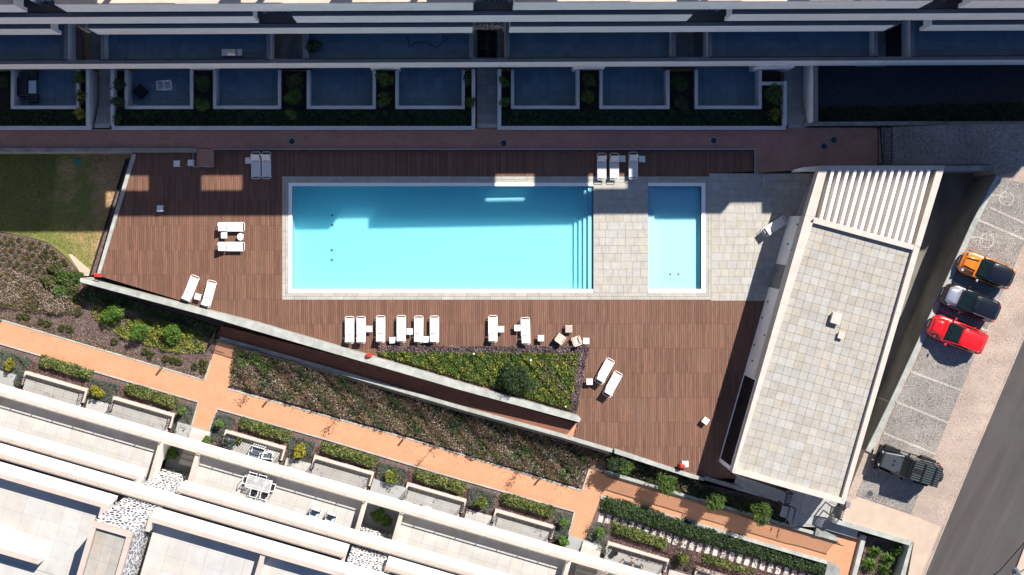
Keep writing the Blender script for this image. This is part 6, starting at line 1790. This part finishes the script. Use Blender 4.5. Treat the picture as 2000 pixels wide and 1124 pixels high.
ground_cover('shrub_foliage', [(-40, 525), (30, 535), (90, 560), (165, 590), (150, 615), (70, 612), (0, 600), (-40, 588)], -1.45, 800, .055, M['l_bed'], height=.6, hs=.8, seed=3, label='dark green foliage under the pale pink flowering shrubs', cat='shrubs')
ground_cover('olive_cover', [(-40, 458), (0, 458), (60, 470), (100, 484), (135, 512), (150, 545), (70, 560), (-40, 545)], -1.45, 150, .055, M['l_brown'], height=.22, hs=2.2, seed=21, patchy=.0, label='low olive-brown growth between the grass tuft rows', cat='ground cover')
ground_cover('shade_plants', [(165, 560), (428, 640), (422, 668), (350, 640), (250, 605), (165, 590)], -1.45, 420, .075, M['l_dark'], height=.45, label='dark plants in the shadow of the concrete wall', cat='shade plants')
ground_cover('yellow_plants', [(178, 598), (210, 600), (250, 622), (300, 620), (372, 640), (402, 655), (400, 690), (340, 690), (300, 678), (240, 660), (180, 622)], -1.45, 300, .12, M['l_spiky'], height=.5, hs=1.4, aspect=.22, patchy=-.25, label='yellow-green spiky plants spread around the three round shrubs', cat='spiky plants')
for px, py, r, lb in [(222, 612, .78, 'left one of the three, nearest the wall shadow'), (275, 647, .72, 'middle one of the three'), (338, 649, .80, 'right one of the three')]:
    shrub('round_shrub', px, py, -1.45, r, 1.4, 1900, .09, 'l_bright', 'large round feathery green shrub, ' + lb, group='three round green shrubs below the wall', aspect=.3, lobes=10, up=.15)
smalls = [(42, 617), (54, 619), (82, 628), (95, 632), (123, 640), (138, 643), (155, 611), (224, 667), (295, 692), (325, 700), (350, 707), (382, 716), (398, 708), (398, 722), (340, 703), (285, 686)]
for i, (px, py) in enumerate(smalls):
    o = obj('small_shrub', tuft_me[i % 4], None, P(px, py, -1.45)); o.rotation_euler = (0, 0, i); o.scale = (1.15,) * 3
    tag(o, 'small round green plant in the mulch along the upper edge of the orange path', 'plant', 'small round plants along the orange path')
ground_cover('edge_grasses', [(0, 612), (100, 640), (230, 683), (396, 733), (398, 742), (230, 692), (100, 652), (0, 622)], -1.45, 260, .06, M['l_brown'], height=.18, label='dry brown edging plants along the orange path', cat='edging plants')

# -- long mixed bed
BB = [(457, 680), (600, 712), (800, 773), (1000, 832), (1190, 889), (1150, 914), (1135, 952), (960, 902), (795, 850), (600, 796), (450, 752)]
ground_cover('mixed_shrubs', BB, -1.45, 1250, .052, M['l_bed'], height=.75, hs=1.5, seed=5, label='dense mixed shrubs of the long bed between the orange path and the ramp wall', cat='shrubs')
ground_cover('dry_flowers', BB, -1.45, 230, .04, M['l_pink'], height=.95, hs=.9, seed=5, patchy=.0, label='pale dry flower heads over the long mixed shrub bed', cat='flowers')
ground_cover('reddish_foliage', BB, -1.45, 200, .055, M['l_maroon'], height=.85, hs=.9, seed=6, patchy=-.05, label='reddish brown foliage among the mixed shrubs of the long bed', cat='shrubs')
ground_cover('green_foliage', BB, -1.45, 260, .085, M['l_dark'], height=.8, hs=1.1, seed=9, patchy=.1, label='dark green foliage patches in the long mixed bed', cat='shrubs')
ground_cover('bed_edge_plants', [(455, 735), (600, 783), (795, 838), (1130, 940), (1136, 955), (795, 852), (600, 798), (449, 752)], -1.45, 380, .055, M['l_brown'], height=.25, seed=2, label='low brown-green edging along the lower side of the long bed', cat='edging plants')
for i, (px, py, r) in enumerate([(475, 705, .7), (500, 700, .6), (520, 715, .6), (622, 762, .4), (938, 878, .35), (970, 887, .35), (998, 892, .4), (1030, 880, .5), (1098, 923, .35), (1112, 928, .35), (1145, 895, .4), (1075, 900, .4)]):
    shrub('green_shrub', px, py, -1.45, r, r * 1.2, int(700 * r), .08, 'l_green' if i < 3 else 'l_bright', 'green shrub ' + ['at the left tip of the long mixed bed', 'in the left part of the mixed bed, second from its tip', 'in the left part of the mixed bed, third from its tip', 'small and bright in the left third of the mixed bed', 'small and bright at the lower edge, below the middle of the ramp wall', 'second small bright one at the lower edge of the mixed bed', 'third small bright one at the lower edge of the mixed bed', 'dark and broad right of the small bright ones', 'left one of two near the right corner of the mixed bed', 'right one of two near the right corner of the mixed bed', 'at the upper right end of the mixed bed by the railing', 'between the dark one and the right corner pair'][i], group='single green shrubs in the mixed bed', seed=20 + i)
# saplings whose thin shadows fall on the path
for px, py, lb in [(503, 742, 'near the left end of the mixed bed'), (672, 800, 'left of the middle of the mixed bed'), (850, 872, 'right of the middle of the mixed bed'), (1032, 905, 'near the right end of the mixed bed')]:
    c = P(px, py, -.5); t = empty('sapling', (c.x, c.y, -1.45)); tag(t, 'thin nearly bare young tree ' + lb, 'young tree', 'bare young trees in the mixed bed')
    part(t, 'trunk', 'stem', lambda m: m.tube([(0, 0, 0), (.03, .02, 1.3), (0, 0, 2.5)], .03, 6, taper=.4))
    rr = random.Random(int(px)); mb = MB()
    for i in range(12):
        a = rr.uniform(0, 6.28); z_ = rr.uniform(1.2, 2.3); l = rr.uniform(.25, .6); e_ = (l * math.cos(a), l * math.sin(a), z_ + l * .8); mb.tube([(0, 0, z_), (e_[0] * .5, e_[1] * .5, z_ + l * .35), e_], .013, 4, taper=.5)
    mb.build('branches', M['stem'], t)
    V = blob_leaves(60, .5, 1.0, .06, 4, .2, .5, int(px)); V[:, 2] += 1.7; obj('leaves', leaf_mesh('leaves', V, M['l_brown']), t)

# -- green bed inside the deck
mb = MB(); mb.prism([(p.x, p.y) for p in pts([(742, 677), (1151, 677), (1127, 806), (742, 692)], .07)], -.3, .07); tag(mb.build('deck_bed_soil', M['soil']), kind='structure')
ground_cover('purple_edging', [(739, 676), (1152, 676), (1146, 700), (1127, 808), (1112, 804), (1130, 694), (742, 690)], .07, 520, .065, M['l_purple'], height=.42, seed=1, label='purple leaved edging plants along the top and right side of the deck bed', cat='edging plants')
ground_cover('lime_ground_cover', [(742, 688), (1132, 691), (1113, 800), (742, 693)], .07, 520, .095, M['l_lime'], height=.6, hs=1.8, seed=4, aspect=.3, label='glossy yellow-green ground cover filling the deck bed', cat='ground cover')
ground_cover('dark_ground_cover', [(742, 688), (1132, 691), (1113, 800), (742, 693)], .07, 380, .075, M['l_green'], height=.5, hs=1.3, seed=7, label='dark leaves among the yellow-green ground cover of the deck bed', cat='ground cover')
ground_cover('brown_patch', [(1050, 700), (1130, 700), (1115, 785), (1040, 760)], .07, 220, .075, M['l_brown'], height=.5, hs=1.3, seed=8)
shrub('round_bush', 1010, 738, .07, 1.15, 2.0, 4200, .075, 'l_dark', 'big round dark green bush in the middle of the deck bed', 'bush', lobes=12, up=.15, aspect=.35)
for px, py, lb in [(925, 691, 'near the top edge'), (1037, 704, 'right of the big bush top'), (1105, 794, 'at the lower tip')]:
    o = obj('white_flower', leaf_mesh('white_flower', blob_leaves(26, .07, .1, .04, 2, .8, .7, int(px)), M['l_white'] if 'l_white' in M else M['whiteplastic']), None, P(px, py, .6)); tag(o, 'single white flower in the deck bed, ' + lb, 'flower')

# -- strip in front of the south block: maroon mulch, hedges, grey-green blocks
ground_cover('maroon_ground_cover', [(-60, 668), (0, 686), (380, 797), (345, 880), (-60, 765)], -1.45, 190, .05, M['l_maroon'], height=.14, up=.8, label='maroon ground cover and mulch between the hedges and the left patios', cat='ground cover')
ground_cover('maroon_ground_cover', [(425, 812), (850, 935), (1116, 1012), (1085, 1090), (400, 880)], -1.45, 190, .05, M['l_maroon'], height=.14, up=.8, label='maroon ground cover and mulch between the hedges and the middle patios', cat='ground cover')
ground_cover('maroon_ground_cover', [(1180, 1010), (1620, 1130), (1600, 1160), (1200, 1090)], xz(zs_), 190, .05, M['l_maroon'], height=.14, up=.8, label='maroon ground cover and mulch above the rightmost patios', cat='ground cover')
def hedge(a, b, wpx, z, h, dens, size, mat, label, group):
    A_, B_ = P(*a, z + h / 2), P(*b, z + h / 2); d = B_ - A_; L_ = d.length; w = wpx / 28 / 2
    t = empty('hedge', (A_.x, A_.y, z), math.atan2(d.y, d.x)); tag(t, label, 'hedge', group)
    n = int(L_ * w * 2 * dens); xx = rng.uniform(0, L_, n); yy = rng.uniform(-1, 1, n)
    prof = np.sqrt(np.maximum(0, 1 - np.abs(yy) ** 3)); e_ = np.clip(np.minimum(xx, L_ - xx) / .3, .3, 1)
    bm_ = 1 + .22 * bumpy(xx * 1.8 + a[0], yy * 1.2)
    zz = h * prof * e_ * bm_ * (.55 + .45 * rng.random(n)); C = np.column_stack([xx, yy * w * (1 + .12 * np.sin(xx * 3 + a[0])), np.maximum(zz, .03)])
    obj('foliage', leaf_mesh('foliage', leaf_arrays(C, size, .3, .5), M[mat]), t)
    mb = MB()
    for i in range(int(L_ / .5)): mb.tube([(.25 + .5 * i, 0, 0), (.25 + .5 * i, 0, h * .5)], .02, 5)
    mb.build('stems', M['stem'], t)
    return t
HG = [((76, 703), (180, 735), 'above the leftmost striped patio'), ((243, 757), (345, 789), 'above the second striped patio'), ((467, 825), (566, 855), 'above the sofa patio'), ((626, 872), (736, 906), 'above the fourth striped patio'),
      ((808, 926), (908, 957), 'above the fifth striped patio'), ((978, 972), (1082, 1003), 'above the sixth striped patio'), ((1196, 1030), (1306, 1066), 'above the patio with teak chairs'), ((1366, 1086), (1480, 1120), 'above the patio cut by the photo edge')]
for a, b, lb in HG: hedge(a, b, 23, -1.45, .65, 620, .075, 'l_hedge', 'low yellow-green clipped hedge ' + lb, 'low hedges in front of the sunlit block')
BLK = [([(0, 683), (62, 700), (40, 755), (-30, 735)], (19, 712), 'l_yellow', 'at the left photo edge', .5), ([(178, 738), (234, 752), (222, 790), (172, 778)], (189, 766), 'l_yellow', 'between the first and second striped patios', .5),
       ([(346, 785), (382, 794), (366, 850), (338, 842)], (355, 802), 'l_bright', 'left of the first path crossing', .3), ([(422, 806), (462, 818), (440, 868), (405, 858)], (430, 828), 'l_bright', 'right of the first path crossing', .3),
       ([(568, 850), (618, 864), (605, 905), (560, 893)], (584, 880), 'l_yellow', 'between the sofa patio and the fourth patio', .55), ([(742, 902), (798, 918), (775, 975), (728, 962)], (768, 930), 'l_lime', 'between the fourth and fifth patios', .6),
       ([(918, 950), (970, 966), (958, 1002), (912, 990)], (940, 980), 'l_lime', 'between the fifth and sixth patios', .5), ([(1086, 998), (1120, 1006), (1108, 1062), (1082, 1050)], (1102, 1020), 'l_bright', 'left of the second path crossing', .35),
       ([(1152, 1020), (1192, 1030), (1184, 1082), (1146, 1072)], (1174, 1040), 'l_bright', 'right of the second path crossing', .4), ([(1310, 1062), (1362, 1078), (1352, 1118), (1306, 1106)], (1335, 1090), 'l_lime', 'left of the patio cut by the photo edge', .5)]
for i, (pl, pc, mt, lb, r) in enumerate(BLK):
    ground_cover('grey_green_cover', pl, -1.45, 620, .06, M['l_blue'], height=.55 + (.5 if i == 8 else 0), hs=1.5, seed=i, aspect=.3, label='grey-green fine leaved planting block ' + lb, cat='ground cover')
    shrub('accent_plant', pc[0], pc[1], -1.1, r, .9, int(700 * r) + 120, .085, mt, {'l_yellow': 'yellow', 'l_bright': 'bright green', 'l_lime': 'yellow-green'}[mt] + ' bushy plant in the grey-green block ' + lb, 'plant', 'accent plants in the grey-green blocks', lobes=5, aspect=.3, seed=40 + i)
for px, py, r, lb in [(335, 885, .55, 'beside the steps of the left stair shaft'), (738, 1010, .6, 'in the middle stair shaft, left one'), (755, 1018, .5, 'in the middle stair shaft, right one'), (1100, 1056, .4, 'at the lower end of the second path crossing'), (404, 862, .35, 'at the lower end of the first path crossing')]:
    shrub('shaft_plant', px, py, -1.1, r, 1.0, int(900 * r) + 150, .09, 'l_bright', 'leafy green plant ' + lb, 'plant', aspect=.35)
shrub('palm_plant', 450, 867, -1.33, .5, .9, 500, .1, 'l_blue', 'feathery grey-green potted palm on the sofa patio', 'plant', aspect=.2)
shrub('potted_shrub', 468, 862, -1.33, .25, .5, 140, .07, 'l_lime', 'small yellow-green plant right of the potted palm', 'plant')

# -- right strip: trees, shrubs, hedge, stepping stones
ground_cover('bed_shrubs', [(1178, 895), (1210, 900), (1400, 958), (1510, 988), (1528, 1020), (1400, 985), (1190, 918)], xz(lambda q: zr_(q) - .1), 480, .07, M['l_dark'], height=.6, hs=1.2, seed=12, label='dark green shrubs behind the row of small round trees', cat='shrubs')
ground_cover('reddish_shrubs', [(1235, 900), (1375, 945), (1372, 972), (1240, 930)], xz(lambda q: zr_(q) - .1), 260, .07, M['l_brown'], height=.65, hs=1.2, seed=13, patchy=-.1, label='reddish brown shrubs below the lower deck corner', cat='shrubs')
for px, py, r, lb in [(1208, 908, .62, 'leftmost and darkest of the row, at the path crossing'), (1222, 914, .5, 'second from the left, touching the darkest one'), (1299, 945, .66, 'third from the left in the row'), (1397, 980, .66, 'fourth from the left in the row'), (1487, 1001, .82, 'rightmost and largest of the row')]:
    small_tree(px, py, zr_(px), r * 1.15, 1.25, 1.05, int(3200 * r), .075, 'l_green' if px > 1215 else 'l_dark', 'small round green tree, ' + lb, 'small round trees along the striped path', seed=int(px))
hedge((1178, 984), (1612, 1108), 34, -1.45, .75, 520, .085, 'l_dark', 'long dark green hedge below the striped orange path', None).rotation_euler[1] = -math.atan(.75 / 15.5)
ground_cover('hedge_highlights', [(1180, 975), (1612, 1098), (1606, 1122), (1176, 998)], xz(lambda q: zs_(q) + .2), 190, .07, M['l_green'], height=.55, seed=15, label='lighter leaves on the long dark hedge', cat='hedge leaves')
ss = [(180, 490), (255, 505), (340, 535), (425, 565), (505, 580), (590, 610), (670, 635), (745, 660), (835, 680), (915, 705), (985, 735), (1075, 765), (1160, 790), (1240, 810), (1330, 830), (1415, 850), (1500, 880)]
spx = [(1140 + a / 5.51, 920 + b / 5.51) for a, b in ss] + [(1428 + 15.2 * i, 1084.5 + 4.35 * i) for i in range(11)]
sto = empty('stepping_stones', (0, 0, 0)); tag(sto, kind='structure')
for a, b in spx:
    zz_ = zs_(a) + .06; c = P(a + 1, b + 3, zz_); piece('stepping_stone', terr_me, (c.x, c.y, zz_), .36, .66, .09, -A16 + random.uniform(-.03, .03), sto)
# palm bed by the road
for i, (px, py, r) in enumerate([(1708, 1078, .6), (1752, 1075, .55), (1735, 1093, .55), (1700, 1103, .65), (1728, 1112, .5)]):
    c = P(px, py, .1); t = empty('palm_plant', (c.x, c.y, -.2)); tag(t, 'spiky green palm-like plant ' + ['at the upper left corner of the triangular bed', 'at the upper right of the triangular bed', 'in the middle of the triangular bed', 'at the left wall of the triangular bed', 'lowest in the triangular bed by the road'][i], 'plant', 'spiky plants in the triangular bed')
    obj('fronds', leaf_mesh('fronds', np.concatenate([spiky_leaves(46, r, .55, .035, seed=i), spiky_leaves(30, r * .6, .8, .03, seed=i + 50)]), M['l_bright']), t)
    part(t, 'stem', 'stem', lambda m: m.cyl((0, 0), .06, 0, .3, 8))
ground_cover('bed_litter', [(1694, 1052), (1772, 1072), (1740, 1140), (1670, 1135)], -.2, 120, .06, M['l_brown'], height=.15)

# -- planters of the north block (shade)
NP = [(9, 175, 132, 245, 0), ]
def nblob(x0, y0, x1, y1, name, mat, dens, h, seed, label):
    ground_cover(name, [(x0, y0), (x1, y0), (x1, y1), (x0, y1)], .12, dens, .085, M[mat], height=h, hs=1.3, seed=seed, label=label, cat='planting')
for i, (x0, x1, w_) in enumerate([(-20, 172, 'left'), (226, 924, 'middle'), (980, 1530, 'right')]):
    nblob(x0, 216, x1, 246, 'planter_hedge', 'l_dark', 330, .5, i, 'dark shaded low hedge in the %s front planter by the brick path' % w_)
for i, (x, y, r, mt, lb) in enumerate([(5, 160, .55, 'l_dark', 'left of the leftmost shaded patio'), (158, 155, .5, 'l_green', 'right of the leftmost shaded patio, upper one'), (160, 190, .5, 'l_lime', 'right of the leftmost shaded patio, lower one'), (157, 222, .45, 'l_yellow', 'orange tinged, beside the left passage steps'),
    (230, 165, .5, 'l_dark', 'left of the patio with the drying rack, upper one'), (231, 200, .5, 'l_dark', 'left of the patio with the drying rack, lower one'), (228, 232, .4, 'l_dark', 'at the corner of the left passage steps'),
    (396, 165, .65, 'l_dark', 'right of the patio with the drying rack, upper one'), (397, 205, .55, 'l_green', 'right of the patio with the drying rack, lower one'), (572, 160, .7, 'l_dark', 'between third and fourth shaded patios, upper one'), (575, 190, .7, 'l_green', 'between third and fourth shaded patios, middle one'), (570, 225, .5, 'l_green', 'between third and fourth shaded patios, lower one'),
    (750, 155, .65, 'l_green', 'between fourth and fifth shaded patios, upper one'), (752, 195, .6, 'l_green', 'between fourth and fifth shaded patios, lower one'), (915, 155, .45, 'l_dark', 'left of the central passage, upper one'), (917, 200, .45, 'l_green', 'left of the central passage, lower one'),
    (984, 160, .45, 'l_green', 'right of the central passage, upper one'), (986, 200, .45, 'l_green', 'right of the central passage, lower one'), (1150, 160, .55, 'l_dark', 'between sixth and seventh shaded patios, upper one'), (1150, 190, .55, 'l_green', 'between sixth and seventh shaded patios, lower one'),
    (1330, 165, .7, 'l_dark', 'between seventh and eighth shaded patios, upper one'), (1332, 205, .6, 'l_dark', 'between seventh and eighth shaded patios, lower one'), (1512, 185, .8, 'l_green', 'overflowing the small square planter'), (1510, 225, .5, 'l_lime', 'yellowish, at the bottom of the small square planter')]):
    shrub('planter_shrub', x, y, .12, r, 1.1, int(900 * r), .1, mt, 'shaded shrub ' + lb, group='shrubs in the planters of the shaded block', seed=70 + i, aspect=.35)
shrub('potted_plant', 610, 90, 2.5, .6, 1.2, 500, .1, 'l_dark', 'dark potted plant at the left end of the second shaded terrace', 'plant', aspect=.3)
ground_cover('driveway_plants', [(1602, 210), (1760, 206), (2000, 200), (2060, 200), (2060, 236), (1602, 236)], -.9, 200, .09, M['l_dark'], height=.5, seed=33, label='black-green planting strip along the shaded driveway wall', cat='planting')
# grass blades on the lawn
ground_cover('lawn_grass', [(-60, 298), (250, 300), (182, 525), (95, 470), (0, 452), (-60, 446)], -1.4, 160, .03, M['l_grass'], height=.05, up=.2, label='short worn grass on the lawn left of the deck', cat='grass')
ground_cover('lawn_grass_green', [(-60, 300), (110, 300), (100, 440), (60, 462), (0, 450), (-60, 446)], -1.4, 260, .03, M['l_grass'], height=.05, up=.2, seed=4, label='greener grass on the left part of the lawn', cat='grass')
# green cover on the lawn
mb = MB(); mb.box(-.22, -.16, 0, .22, .16, .05); o = mb.build('valve_cover', M['turq'], bevel=.01); c = P(152, 316, -1.4); o.location = c; tag(o, 'turquoise rectangular cover in the shaded lawn', 'cover')

# fallen leaves and soil spilled on the paving along the beds
ground_cover('fallen_leaves', [(60, 640), (399, 737), (395, 752), (60, 655)], -1.38, 5, .035, M['l_brown'], height=.03, up=.9)
ground_cover('fallen_leaves', [(451, 756), (795, 855), (1137, 958), (1130, 975), (795, 872), (448, 773)], -1.38, 7, .035, M['l_brown'], height=.03, up=.9)
ground_cover('fallen_leaves', [(0, 640), (387, 760), (380, 785), (0, 668)], -1.38, 3, .03, M['l_brown'], height=.03, up=.9)
ground_cover('fallen_leaves', [(440, 770), (1120, 965), (1115, 995), (430, 795)], -1.38, 3, .03, M['l_brown'], height=.03, up=.9)
ground_cover('fallen_leaves', [(742, 660), (1152, 660), (1160, 810), (1140, 810), (1152, 676), (742, 676)], .0, 4, .03, M['l_brown'], height=.03, up=.9)
